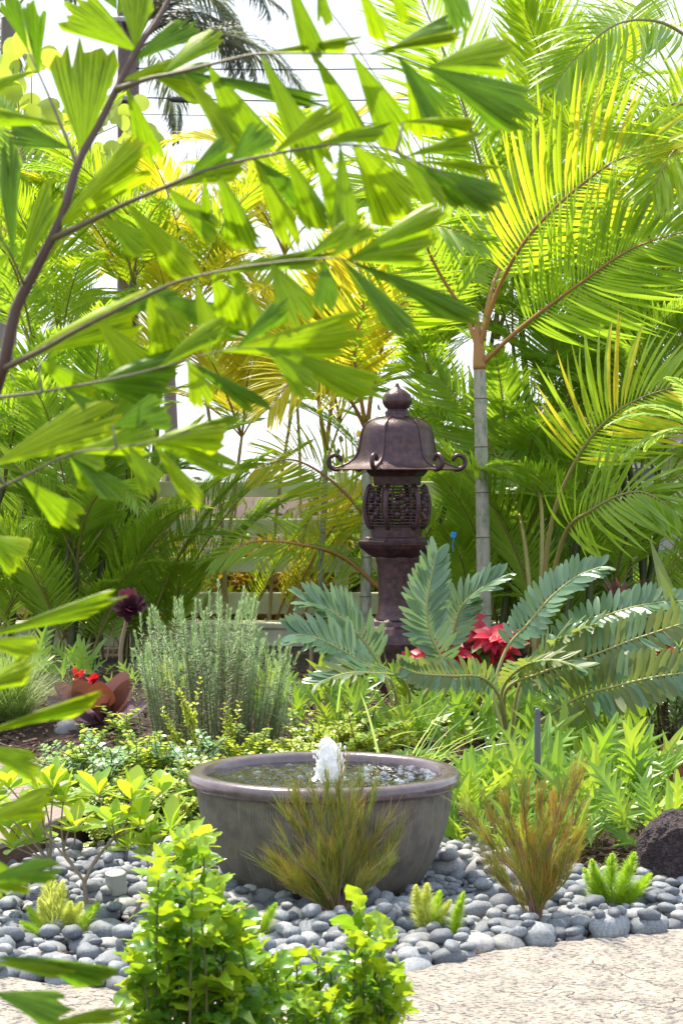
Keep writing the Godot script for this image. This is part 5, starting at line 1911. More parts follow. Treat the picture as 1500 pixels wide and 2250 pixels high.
func wart_ferns() -> void:
	var m1 := leafm("wart_fern", lin(0.125, 0.235, 0.03), Color(0.5, 0.78, 0.05), 0.26, 0.36)
	var m2 := leafm("wart_fern_lime", lin(0.26, 0.37, 0.035), Color(0.7, 0.9, 0.06), 0.26, 0.38)
	var sm := mat("fern_stalk", lin(0.16, 0.13, 0.05), 0.6)
	var us := [lobed_leaf(m1, 2, 3), lobed_leaf(m1, 3, 5), lobed_leaf(m1, 4, 9), lobed_leaf(m1, 1, 12)]
	# clump foot column, depth, half width (m), leaf length, leaf count, how high, tones, words
	var spec := [
		[1040, 7.25, 0.10, 0.21, 30, 0.30, [m1, m1, m2], "bright green lobed fern leaning on the bowl"],
		[1120, 7.5, 0.14, 0.24, 44, 0.40, [m1, m1, m2], "light green lobed fern around the grey riser pipe, facing the bowl"],
		[1240, 7.3, 0.16, 0.22, 46, 0.34, [m1, m1, m2], "light green lobed fern between the riser pipe and the clay pot"],
		[1370, 7.5, 0.16, 0.24, 46, 0.40, [m1, m1, m2], "light green lobed fern in front of the clay pot"],
		[1190, 6.98, 0.16, 0.15, 34, 0.22, [m1, m1, m2], "small bright lobed fern at the mulch edge before the riser pipe"],
		[1480, 7.0, 0.14, 0.2, 26, 0.34, [m1, m1, m2], "lobed fern growing behind the dark lava rock"],
		[1270, 8.2, 0.22, 0.24, 44, 0.34, [m1, m1, m2], "mid green lobed fern in the shade below the cycad"],
		[1420, 8.4, 0.2, 0.24, 34, 0.3, [m1, m1, m2], "mid green lobed fern beside the red flowered bush"],
		[970, 8.75, 0.2, 0.22, 30, 0.22, [m1, m1, m2], "mid green lobed fern behind the strap lily"],
		[790, 8.7, 0.16, 0.18, 20, 0.2, [m1, m1, m2], "mid green lobed fern below the pale cycad frond"],
		[1060, 9.0, 0.22, 0.22, 40, 0.22, [m1, m1, m2], "mid green lobed fern around the foot of the poinsettia pot"],
		[690, 9.2, 0.24, 0.2, 34, 0.2, [m1, m1, m2], "low lobed fern between the rosemary and the lantern base"],
		[900, 9.5, 0.2, 0.2, 26, 0.18, [m1, m1, m2], "plain lobed fern around the lantern base"],
		[1330, 9.0, 0.25, 0.24, 40, 0.25, [m1, m1, m2], "mid green lobed fern under the long cycad fronds"],
		[345, 9.7, 0.12, 0.16, 16, 0.16, [m1, m1, m2], "plain lobed fern between the bromeliad and the rosemary"],
		[110, 10.3, 0.3, 0.18, 34, 0.14, [m1, m1, m2], "mid green lobed fern in the shade behind the bromeliad"]]
	for s in spec:
		var c := gpt(s[0], s[1])
		var t := thing("lobed_fern", s[7], "fern", c, "lobed ferns in the bed")
		for k in s[4]:
			var foot := c + Vector3(rr(-1, 1) * s[2], 0, rr(-0.8, 0.8) * s[2])
			foot.y = gy(foot.x, foot.z)
			var az := rr(0, TAU)
			var up := rr(0.1, 1.0)
			var b := foot + Vector3(cos(az) * 0.05, s[5] * rr(0.1, 0.62), sin(az) * 0.05)
			var lean := rr(0.15, 1.15)
			var dv := Vector3(cos(az) * sin(lean), cos(lean), absf(sin(az)) * sin(lean) * 0.8 if rng.randf() < 0.7 else sin(az) * sin(lean))
			var L: float = s[3] * rr(0.65, 1.1)
			var out := Vector3(dv.x, 0.0, dv.z)
			var m: Material = s[6][rng.randi() % s[6].size()]
			var lf := part(t, "leaf", us[rng.randi() % 4], lx(b, b + dv * L, Vector3(0, 0.55, 0.75) - out * 0.4 + rv(0.4), L * rr(0.85, 1.15)), m)
			if k % 3 == 0:
				var sb := MB.new()
				sb.tube([foot, foot.lerp(b, 0.6) + rv(0.008), b], [0.0025, 0.002, 0.0016], 4)
				part(t, "stalk", sb.mesh(sm))

func right_side() -> void:
	# grey riser pipe
	var gm := mat("grey_pvc", lin(0.10, 0.11, 0.13), 0.5)
	var b := gpt(1181, 7.25)
	var tp := P(1181, 1556, 7.25)
	var r := thing("riser_pipe", "thin dark grey riser pipe standing among the lime ferns", "pipe", b)
	var mb := MB.new()
	mb.lathe([Vector2(0.0115, -0.02), Vector2(0.0115, tp.y - b.y - 0.03), Vector2(0.0125, tp.y - b.y - 0.028), Vector2(0.0125, tp.y - b.y - 0.022)], 16, b)
	part(r, "tube", mb.mesh(gm))
	var cp := MB.new()
	cp.lathe([Vector2(0.0095, tp.y - b.y - 0.0225), Vector2(0.0105, tp.y - b.y - 0.018), Vector2(0.0095, tp.y - b.y - 0.012), Vector2(0.0105, tp.y - b.y - 0.007), Vector2(0.009, tp.y - b.y - 0.001), Vector2(0.001, tp.y - b.y)], 16, b)
	part(r, "threaded_cap", cp.mesh(gm))
	# terracotta pot at the right
	var pa := gpt(1545, 8.0)
	var ph := P(1500, 1640, 8.0).y - pa.y
	clay_pot("clay_pot", "terracotta pot standing behind the dark lava rock", pa, 0.17, ph)
	# lava rock
	var lm := mat("lava_rock", Color.WHITE, 0.95)
	lm.albedo_texture = noise_tex(0.03, 6, [[0.0, lin(0.012, 0.009, 0.01)], [0.5, lin(0.05, 0.035, 0.04)], [1.0, lin(0.12, 0.085, 0.085)]], 512, 95)
	lm.uv1_triplanar = true
	lm.uv1_scale = Vector3(3, 3, 3)
	bump(lm, noise_tex(0.07, 5, [], 512, 96, FastNoiseLite.TYPE_CELLULAR), 2.2)
	var rk := MB.new()
	var c := G(1498, 1960)
	c += Vector3(0.0, 0, -0.07)
	var rows := []
	for i in 41:
		var th := PI * i / 40.0
		var ring := PackedVector3Array()
		for k in 60:
			var ph2 := TAU * k / 60.0
			var p := Vector3(sin(th) * cos(ph2), cos(th), sin(th) * sin(ph2))
			var s := 1.0 + 0.26 * nz.get_noise_3d(p.x * 16, p.y * 16 + 40, p.z * 16) + 0.1 * nz.get_noise_3d(p.x * 60, p.y * 60, p.z * 60) + 0.035 * nz.get_noise_3d(p.x * 220, p.y * 220, p.z * 220)
			p = Vector3(signf(p.x) * pow(absf(p.x), 0.8), signf(p.y) * pow(absf(p.y), 0.8), signf(p.z) * pow(absf(p.z), 0.8))
			ring.append(c + Vector3(0, 0.085, 0) + Vector3(p.x * 0.132, p.y * 0.155, p.z * 0.12) * s)
		rows.append(ring)
	rk.sheet(rows, true)
	var ro := solo("lava_rock", rk.mesh(lm))
	tag(ro, "dark pitted lava rock at the edge of the pebbles", "rock")
	# dark bush of narrow whorled leaves with small red flowers
	var l1 := leafm("whorl_leaf", lin(0.06, 0.10, 0.045), Color(0.25, 0.4, 0.1), 0.18, 0.3)
	var l2 := leafm("whorl_leaf_grey", lin(0.13, 0.18, 0.11), Color(0.3, 0.45, 0.12), 0.16, 0.3)
	var red := leafm("red_petal", lin(0.55, 0.015, 0.03), Color(0.9, 0.03, 0.05), 0.2, 0.45)
	var st := mat("bush_wood", lin(0.1, 0.07, 0.05), 0.9)
	var wl := MB.new()
	for k in 26:
		var az := k * 2.399
		var el := 1.3 - 1.5 * k / 26.0
		wl.blade(Vector3(0, -0.012 * k / 2.6 * 0.3, 0), Vector3(cos(az) * cos(el), sin(el), sin(az) * cos(el)), Vector3.UP, rr(0.05, 0.07), 0.0105, rr(0.1, 0.5), 3, 0)
	var wm := wl.mesh(l1)
	var pet := MB.new()
	for k in 12:
		pet.blade(Vector3.ZERO, rv(1.0) + Vector3(0, 0.6, 0), rv(1.0), 0.026, 0.012, 0.3, 2, 0)
	var pm := pet.mesh(red)
	var bb := gpt(1475, 8.3)
	var bt := thing("flowering_bush", "dark narrow leaved bush with small red flower clusters above the ferns", "shrub", bb)
	for k in 46:
		var e := P(rr(1395, 1560), rr(1425, 1600), 8.3 + rr(-0.25, 0.2))
		var sb := MB.new()
		sb.tube(spline([bb + Vector3(rr(-0.05, 0.05), 0, rr(-0.05, 0.05)), bb.lerp(e, 0.6) + rv(0.03), e], 5), [0.008, 0.007, 0.006, 0.005, 0.004, 0.003], 4)
		part(bt, "branch", sb.mesh(st))
		part(bt, "leaf_whorl", wm, Transform3D(sprig_basis(rr(0, TAU), rr(0, 0.7)), e), l1 if rng.randf() < 0.55 else l2)
	for q in [[1462, 1408], [1490, 1395], [1500, 1420], [1472, 1430], [1510, 1400], [1448, 1435]]:
		var e := P(q[0], q[1], 8.2)
		part(bt, "flower_cluster", pm, Transform3D(Basis().scaled(Vector3.ONE * 1.3), e))
		var sb := MB.new()
		sb.tube([bb.lerp(e, 0.7), e], [0.004, 0.003], 4)
		part(bt, "branch", sb.mesh(st))
	# tree fern fronds hanging in at the right edge
	var tf := leafm("tree_fern_leaf", lin(0.26, 0.38, 0.10), Color(0.6, 0.8, 0.15), 0.34, 0.45)
	var tfm := frond_mesh(0.5, 1.3, 30, 0.10, 0.018, 0.4, tf, mat("fern_stalk", lin(0.16, 0.13, 0.05), 0.6), 0.2, 21)
	var fb := gpt(1560, 9.0)
	var ft := thing("tree_fern", "pale green tree fern with hanging feathery fronds by the house", "fern", fb)
	var tk := MB.new()
	var fcr := P(1545, 960, 9.0)
	tk.tube(spline([fb, fb.lerp(fcr, 0.5) + Vector3(0.05, 0, 0), fcr], 8), [0.035, 0.033, 0.032, 0.03, 0.03, 0.028, 0.027, 0.026, 0.024], 9)
	part(ft, "trunk", tk.mesh(mat("bush_wood", lin(0.1, 0.07, 0.05), 0.9)))
	for q in [[2.6, 0.7, 0.8], [3.0, 0.95, 0.95], [3.5, 0.8, 0.9], [2.2, 1.2, 0.8], [4.0, 0.4, 0.9], [3.2, 1.35, 0.85], [1.5, 0.6, 0.8], [4.9, 0.8, 0.8], [0.5, 0.6, 0.9]]:
		part(ft, "frond", tfm, Transform3D(sprig_basis(q[0], q[1]).scaled_local(Vector3.ONE * q[2]), fcr))
	# dark vase bromeliad and the broad dark leaf beside it
	var dkm := leafm("dark_bromeliad_leaf", lin(0.06, 0.03, 0.035), Color(0.3, 0.1, 0.1), 0.1, 0.4)
	var dl := MB.new()
	dl.blade(Vector3.ZERO, Vector3.UP, Vector3.BACK, 1.0, 1.0, 0.2, 5, 2, 0.06)
	var dm := dl.mesh(dkm)
	var dc := gpt(1372, 9.6)
	var dt := thing("dark_bromeliad", "dark maroon vase shaped bromeliad above the cycad fronds", "bromeliad", dc)
	var dh := P(1372, 1345, 9.6)
	var dst := MB.new()
	dst.tube([dc, dh], [0.03, 0.04], 8)
	part(dt, "stem", dst.mesh(mat("bush_wood", lin(0.1, 0.07, 0.05), 0.9)))
	for k in 22:
		var az := k * 2.399
		var e := dh + Vector3(cos(az) * rr(0.06, 0.11), rr(0.12, 0.18), sin(az) * rr(0.05, 0.1))
		part(dt, "leaf", dm, lx(dh + Vector3(cos(az), 0, sin(az)) * 0.03, e, -Vector3(cos(az), 0, sin(az)), 0.035))
	var bl := leafm("broad_dark_leaf", lin(0.05, 0.08, 0.025), Color(0.25, 0.35, 0.05), 0.15, 0.35)
	var bd := MB.new()
	bd.blade(Vector3.ZERO, Vector3.UP, Vector3.BACK, 1.0, 1.0, 0.3, 8, 0, 0.03)
	var bdm := bd.mesh(bl)
	var bc := gpt(1560, 8.9)
	var bq := thing("agave", "agave like plant with broad dark green leaves at the garden edge", "plant", bc)
	for e in [[1447, 1180, 0.0], [1470, 1250, 0.2], [1560, 1150, 0.0], [1640, 1200, 0.1], [1600, 1300, 0.3], [1500, 1320, 0.35]]:
		part(bq, "leaf", bdm, lx(bc + Vector3(rr(-0.03, 0.03), 0.02, 0), P(e[0], e[1], 8.9 - e[2]), Vector3(0, 0.6, 0.8), 0.11))
	# small blue tag tied in the palm
	var tg := thing("blue_tag", "small bright blue tag hanging in the palm beside the lantern", "tag", P(996, 1190, 10.9))
	var bt2 := MB.new()
	bt2.box(P(996, 1176, 10.9), Vector3(0.03, 0.035, 0.012), Basis(Vector3.FORWARD, 0.3), 0.004)
	bt2.tube([P(996, 1183, 10.9), P(994, 1196, 10.9), P(995, 1212, 10.9)], [0.003, 0.003, 0.003], 5)
	part(tg, "tag_body", bt2.mesh(mat("blue_plastic", lin(0.02, 0.25, 0.6), 0.4), true))
	# tuft of fine grass at the left
	var gl := leafm("fine_grass", lin(0.13, 0.20, 0.06), Color(0.45, 0.62, 0.12), 0.25, 0.45)
	var gt := gpt(15, 9.25)
	var gth := thing("grass_tuft", "rounded tuft of fine green grass behind the deck", "grass", gt)
	var gmb := MB.new()
	for k in 1500:
		var az := rr(0, TAU)
		var lean := rr(0.0, 1.0)
		var dv := Vector3(cos(az) * sin(lean), cos(lean), sin(az) * sin(lean))
		gmb.blade(gt + Vector3(rr(-0.07, 0.07), 0, rr(-0.05, 0.05)), dv, Vector3.UP - Vector3(dv.x, 0, dv.z), rr(0.26, 0.44), 0.004, rr(0.2, 0.9), 4, 3)
	var gp := part(gth, "blades", gmb.mesh(gl))
	gp.set_meta("kind", "stuff")

func rushes() -> void:
	# wiry bushes, green at heart and copper at the tips
	var m := tintm("wiry_leaf", Color(1.0, 0.9, 0.5), 0.2, 0.5)
	var wood := mat("wiry_wood", lin(0.22, 0.13, 0.10), 0.85)
	var kinds := []
	for k in 6:
		var mb := MB.new()
		var warm: float = [0.05, 0.3, 0.65, 0.85, 0.15, 0.5][k]
		for j in 17:
			var f := j / 17.0
			var az := rr(0, TAU)
			var lean := rr(0.03, 0.34)
			var dv := Vector3(cos(az) * sin(lean), cos(lean), sin(az) * sin(lean))
			var w := clampf(warm + rr(-0.35, 0.35), 0, 1)
			var ca := Color(0.17, 0.26, 0.04).lerp(Color(0.50, 0.33, 0.04), w)
			var cb := Color(0.26, 0.32, 0.05).lerp(Color(0.66, 0.22, 0.04), w)
			if rng.randf() < 0.1: cb = Color(0.45, 0.38, 0.22)
			mb.col = ca
			var L := rr(0.07, 0.15)
			var p := Vector3(0.01 * sin(f * 5), f * 0.10, 0.01 * cos(f * 4))
			var s := mb.v.size()
			mb.blade(p, dv, Vector3(rr(-1, 1), 0.2, rr(-1, 1)), L, 0.0034, rr(-0.6, 0.7), 4, 3, 0.3)
			for q in range(s, mb.v.size()):
				mb.c[q] = ca.lerp(cb, smoothstep(0.25, 0.95, mb.uv[q].y))
		mb.col = Color(0.3, 0.2, 0.14)
		mb.tube([Vector3.ZERO, Vector3(0.008, 0.05, 0), Vector3(0, 0.11, 0.006)], [0.0022, 0.0018, 0.001], 4)
		kinds.append(mb.mesh(m, false, true))
	var spec := [[745, 2030, [[595, 1890], [620, 1850], [640, 1800], [660, 1765], [690, 1745], [715, 1705], [745, 1705], [770, 1715], [800, 1695], [820, 1750], [845, 1800], [860, 1850], [850, 1900], [620, 1920], [650, 1940], [690, 1930]], [0, 1, 4, 5, 4, 0], "wiry green and copper bush standing in front of the bowl"],
		[1178, 2042, [[1050, 1810], [1075, 1780], [1110, 1765], [1150, 1750], [1190, 1740], [1230, 1745], [1255, 1720], [1270, 1700], [1265, 1780], [1260, 1840], [1245, 1890], [1090, 1860], [1100, 1920], [1230, 1930], [1120, 1830], [1200, 1800]], [0, 2, 3, 1, 5, 2], "wiry orange copper bush in the pebbles beside the bowl"]]
	for s in spec:
		var b := G(s[0], s[1])
		var t := thing("wiry_bush", s[4], "shrub", b, "wiry copper bushes")
		var nodes := []
		for i in s[2].size():
			var q: Array = s[2][i]
			var e := P(q[0], q[1] + 20, -b.z + rr(-0.13, 0.13))
			var mid := b.lerp(e, 0.5) + Vector3((b.x - e.x) * 0.22, 0.0, 0) + rv(0.012)
			var sp := spline([b + Vector3(rr(-0.015, 0.015), 0, rr(-0.015, 0.015)), mid, e], 10)
			var mb := MB.new()
			mb.tube(sp, [0.0055, 0.005, 0.0046, 0.0042, 0.004, 0.0036, 0.0032, 0.0028, 0.0024, 0.002, 0.0015], 5)
			part(t, "stem", mb.mesh(wood))
			for k in 15:
				var f := rr(0.25, 1.0)
				var j := mini(int(f * 10), 9)
				var p: Vector3 = sp[j].lerp(sp[j + 1], f * 10 - j)
				var T: Vector3 = (sp[j + 1] - sp[j]).normalized()
				var up := (T + Vector3(0, 0.7, 0) + rv(0.3)).normalized()
				var xx := up.cross(Vector3(rr(-1, 1), 0.2, rr(-1, 1))).normalized()
				part(t, "sprig", kinds[s[3][rng.randi() % 6]], Transform3D(Basis(xx, up, xx.cross(up)).scaled_local(Vector3.ONE * rr(0.5, 0.85)), p))

func foxtails() -> void:
	var m := leafm("foxtail_fern", lin(0.36, 0.52, 0.04), Color(0.7, 0.92, 0.07), 0.34, 0.5)
	var my := leafm("foxtail_fern_pale", lin(0.58, 0.62, 0.14), Color(0.9, 0.95, 0.25), 0.34, 0.5)
	var plume := func(mm: Material, sd: int) -> ArrayMesh:
		var mb := MB.new()
		var r2 := RandomNumberGenerator.new()
		r2.seed = sd
		mb.tube([Vector3.ZERO, Vector3(0.02, 0.5, 0), Vector3(0.07, 0.97, 0)], [0.012, 0.01, 0.004], 5)
		for k in 1250:
			var f := pow(r2.randf(), 0.85)
			var p := Vector3(0.07 * f * f, f, 0)
			var az := r2.randf() * TAU
			var rad := 0.30 * pow(1.0 - f, 0.55) * minf(1.0, 0.55 + f * 2.5) * r2.randf_range(0.45, 1.15) + 0.012
			var dv := Vector3(cos(az), r2.randf_range(0.2, 1.1), sin(az)).normalized()
			mb.blade(p, dv, Vector3.UP, rad * 1.2, 0.013, r2.randf_range(-0.4, 0.3), 2, 0, 0.1)
		return mb.mesh(mm)
	var ks := [plume.call(m, 1), plume.call(m, 2), plume.call(my, 3)]
	var spec := [
		[[1350, 2012], [[1290, 1900, 0], [1335, 1885, 1], [1385, 1880, 0], [1370, 1910, 1], [1425, 1925, 0], [1305, 1925, 1], [1400, 1945, 1], [1275, 1920, 0]], 0, "bright green foxtail fern at the foot of the lava rock"],
		[[945, 2066], [[905, 1955, 2], [930, 1950, 2], [960, 1965, 0], [985, 1985, 2]], 1, "pale yellow green foxtail fern beside the copper bush, many plumed"],
		[[990, 2072], [[1012, 1968, 1], [1004, 1990, 0]], 0, "single upright foxtail fern plume at the paving edge"],
		[[140, 2072], [[55, 2005, 0], [80, 1985, 2], [100, 1930, 2], [130, 1945, 2], [150, 1990, 2], [175, 1990, 2], [215, 1990, 0], [200, 2010, 0], [40, 2040, 0]], 1, "yellow green foxtail fern under the glossy leaved shrub"],
		[[560, 2075], [[525, 1992, 2], [545, 2010, 0], [602, 1992, 0], [580, 2015, 2]], 1, "small foxtail fern hidden between bowl and wavy leaved bush"]]
	for s in spec:
		var b := G(s[0][0], s[0][1])
		var t := thing("foxtail_fern", s[3], "fern", b, "foxtail ferns in the pebbles")
		for q in s[1]:
			var e := P(q[0], q[1] - 12, -b.z + rr(-0.05, 0.08))
			var foot := b + Vector3((e.x - b.x) * 0.35, 0.025, rr(-0.02, 0.02))
			var ax := e - foot
			var xx := ax.cross(Vector3(0, 0, 1)).normalized()
			var bas := Basis(xx, ax.normalized(), xx.cross(ax.normalized()))
			part(t, "plume", ks[q[2]], Transform3D(bas.scaled_local(Vector3.ONE * ax.length() * 0.97), foot))

func small_fixtures() -> void:
	# grey path spotlight lying in the pebbles
	var m := mat("light_grey_plastic", lin(0.36, 0.36, 0.35), 0.4)
	var b := G(283, 2002)
	b.y = 0.03
	var t := thing("garden_spotlight", "small grey cylindrical garden spotlight among the pebbles", "light", b)
	var p0 := P(254, 1917, -b.z + 0.0)
	var p1 := P(256, 1965, -b.z)
	var p2 := P(258, 1992, -b.z + 0.02)
	var dirv := (p2 - p0).normalized()
	var bas := Basis(dirv.cross(Vector3.BACK).normalized(), dirv, Vector3.BACK).orthonormalized()
	var hood := MB.new()
	var L := (p1 - p0).length()
	hood.lathe([Vector2(0.0, -0.004), Vector2(0.022, -0.003), Vector2(0.031, 0.0), Vector2(0.0335, 0.002), Vector2(0.0335, L * 0.9), Vector2(0.0315, L), Vector2(0.027, L + 0.001)], 28)
	part(t, "hood", hood.mesh(m), Transform3D(bas, p0))
	var body := MB.new()
	body.lathe([Vector2(0.026, 0), Vector2(0.0265, 0.018), Vector2(0.0225, 0.03), Vector2(0.021, 0.038), Vector2(0.0, 0.041)], 28)
	part(t, "body", body.mesh(m), Transform3D(bas, p1))
	var lens_ := MB.new()
	lens_.lathe([Vector2(0.021, 0.014), Vector2(0.0, 0.017)], 20)
	part(t, "lens", lens_.mesh(mat("spot_lens", lin(0.2, 0.2, 0.2), 0.1)), Transform3D(bas, p1 + dirv * 0.026))
	var kn := MB.new()
	kn.tube([p1 + Vector3(0.028, 0.0, 0.01), p1 + Vector3(0.045, -0.008, 0.01), P(283, 1985, -b.z), b], [0.006, 0.009, 0.007, 0.007], 8)
	part(t, "bracket", kn.mesh(mat("dark_plastic", lin(0.03, 0.03, 0.035), 0.5)))
	# big pale boulder-like pebble left of the bowl
	var gm := mat("pale_boulder", lin(0.42, 0.44, 0.46), 0.8)
	bump(gm, noise_tex(0.1, 4, [], 256, 101), 0.4)
	gm.uv1_triplanar = true
	var so := solo("pale_boulder", pebble_mesh(31), Transform3D(Basis(Vector3.UP, 0.5).scaled_local(Vector3(0.11, 0.075, 0.085)), G(400, 1908) + Vector3(0, 0.045, 0)))
	so.material_override = gm
	tag(so, "largest pale grey boulder beside the bowl among the pebbles", "stone")

# ---------- shrubs close to the camera ----------
func build_front() -> void:
	glossy_shrub()
	wavy_bushes()

func glossy_shrub() -> void:
	var m1 := leafm("glossy_leaf", lin(0.17, 0.29, 0.035), Color(0.58, 0.85, 0.06), 0.28, 0.28)
	var m2 := leafm("glossy_leaf_lime", lin(0.30, 0.40, 0.03), Color(0.8, 0.95, 0.05), 0.3, 0.28)
	var wood := mat("shrub_wood", lin(0.25, 0.19, 0.15), 0.85)
	var us := []
	for k in 3:
		var mb := MB.new()
		mb.blade(Vector3.ZERO, Vector3.UP, Vector3.BACK, 1.0, 0.46, [0.2, 0.55, -0.2][k], 7, 1, 0.1, [0.0, 0.2, -0.2][k])
		us.append(mb.mesh(m1))
	var b := G(215, 2040)
	var t := thing("glossy_shrub", "open shrub with whorls of glossy obovate lime leaves by the deck", "shrub", b)
	var d0 := -b.z
	var hubs := [[195, 2012, 6.1], [186, 1938, 6.1], [250, 1842, 6.12], [235, 2040, 6.0], [285, 2022, 5.95], [325, 1950, 5.95], [150, 2000, 6.15], [110, 1900, 6.2], [140, 1870, 6.2]]
	var heads := [[20, 1728, 1], [85, 1730, 7], [45, 1780, 7], [118, 1732, 7], [100, 1765, 7], [140, 1758, 8], [75, 1845, 7], [168, 1788, 8], [165, 1822, 8], [290, 1752, 2], [350, 1745, 2], [246, 1806, 2], [310, 1812, 2], [283, 1862, 2], [330, 1852, 5], [318, 1872, 5], [400, 1880, 5], [425, 1855, 5], [375, 1822, 5], [20, 1815, 7], [-15, 1770, 7], [215, 1745, 2], [425, 1905, 5], [360, 1905, 5], [30, 1860, 7]]
	var stem := func(pts: Array, r0: float, r1: float) -> void:
		var sp := spline(pts, 10)
		var ra := []
		for i in 11: ra.append(lerpf(r0, r1, i / 10.0))
		var mb := MB.new()
		mb.tube(sp, ra, 7)
		part(t, "stem", mb.mesh(wood))
	var H := []
	for h in hubs: H.append(P(h[0], h[1], h[2]))
	stem.call([b + Vector3(0, -0.01, 0), H[0], H[1]], 0.009, 0.007)
	stem.call([H[1], H[1].lerp(H[2], 0.5) + Vector3(-0.01, 0, 0), H[2]], 0.007, 0.0045)
	stem.call([b + Vector3(0.02, -0.01, 0.02), H[3], H[4], H[5]], 0.0075, 0.004)
	stem.call([b + Vector3(-0.03, -0.01, 0), H[6], H[7]], 0.008, 0.004)
	stem.call([H[1], H[8]], 0.005, 0.0035)
	for q in heads:
		var e := P(q[0], q[1], hubs[q[2]][2] + rr(-0.16, 0.16))
		var s: Vector3 = H[q[2]]
		stem.call([s, s.lerp(e, 0.5) + rv(0.015), e], 0.0035, 0.0022)
		var n := rng.randi_range(8, 11)
		for k in n:
			var az := k * 2.399 + rr(-0.2, 0.2)
			var el := lerpf(1.25, 0.0, pow(float(k) / n, 0.8)) + rr(-0.15, 0.15)
			var dv := Vector3(cos(az) * cos(el), sin(el), sin(az) * cos(el))
			var L := rr(0.072, 0.118)
			var out := Vector3(dv.x, 0, dv.z)
			var p := e - Vector3(0, 0.012 * k / n, 0)
			part(t, "leaf", us[rng.randi() % 3], lx(p, p + dv * L, Vector3.UP * cos(el) - out * sin(el) + rv(0.25), L * rr(0.9, 1.15)), m2 if rng.randf() < 0.45 else m1)

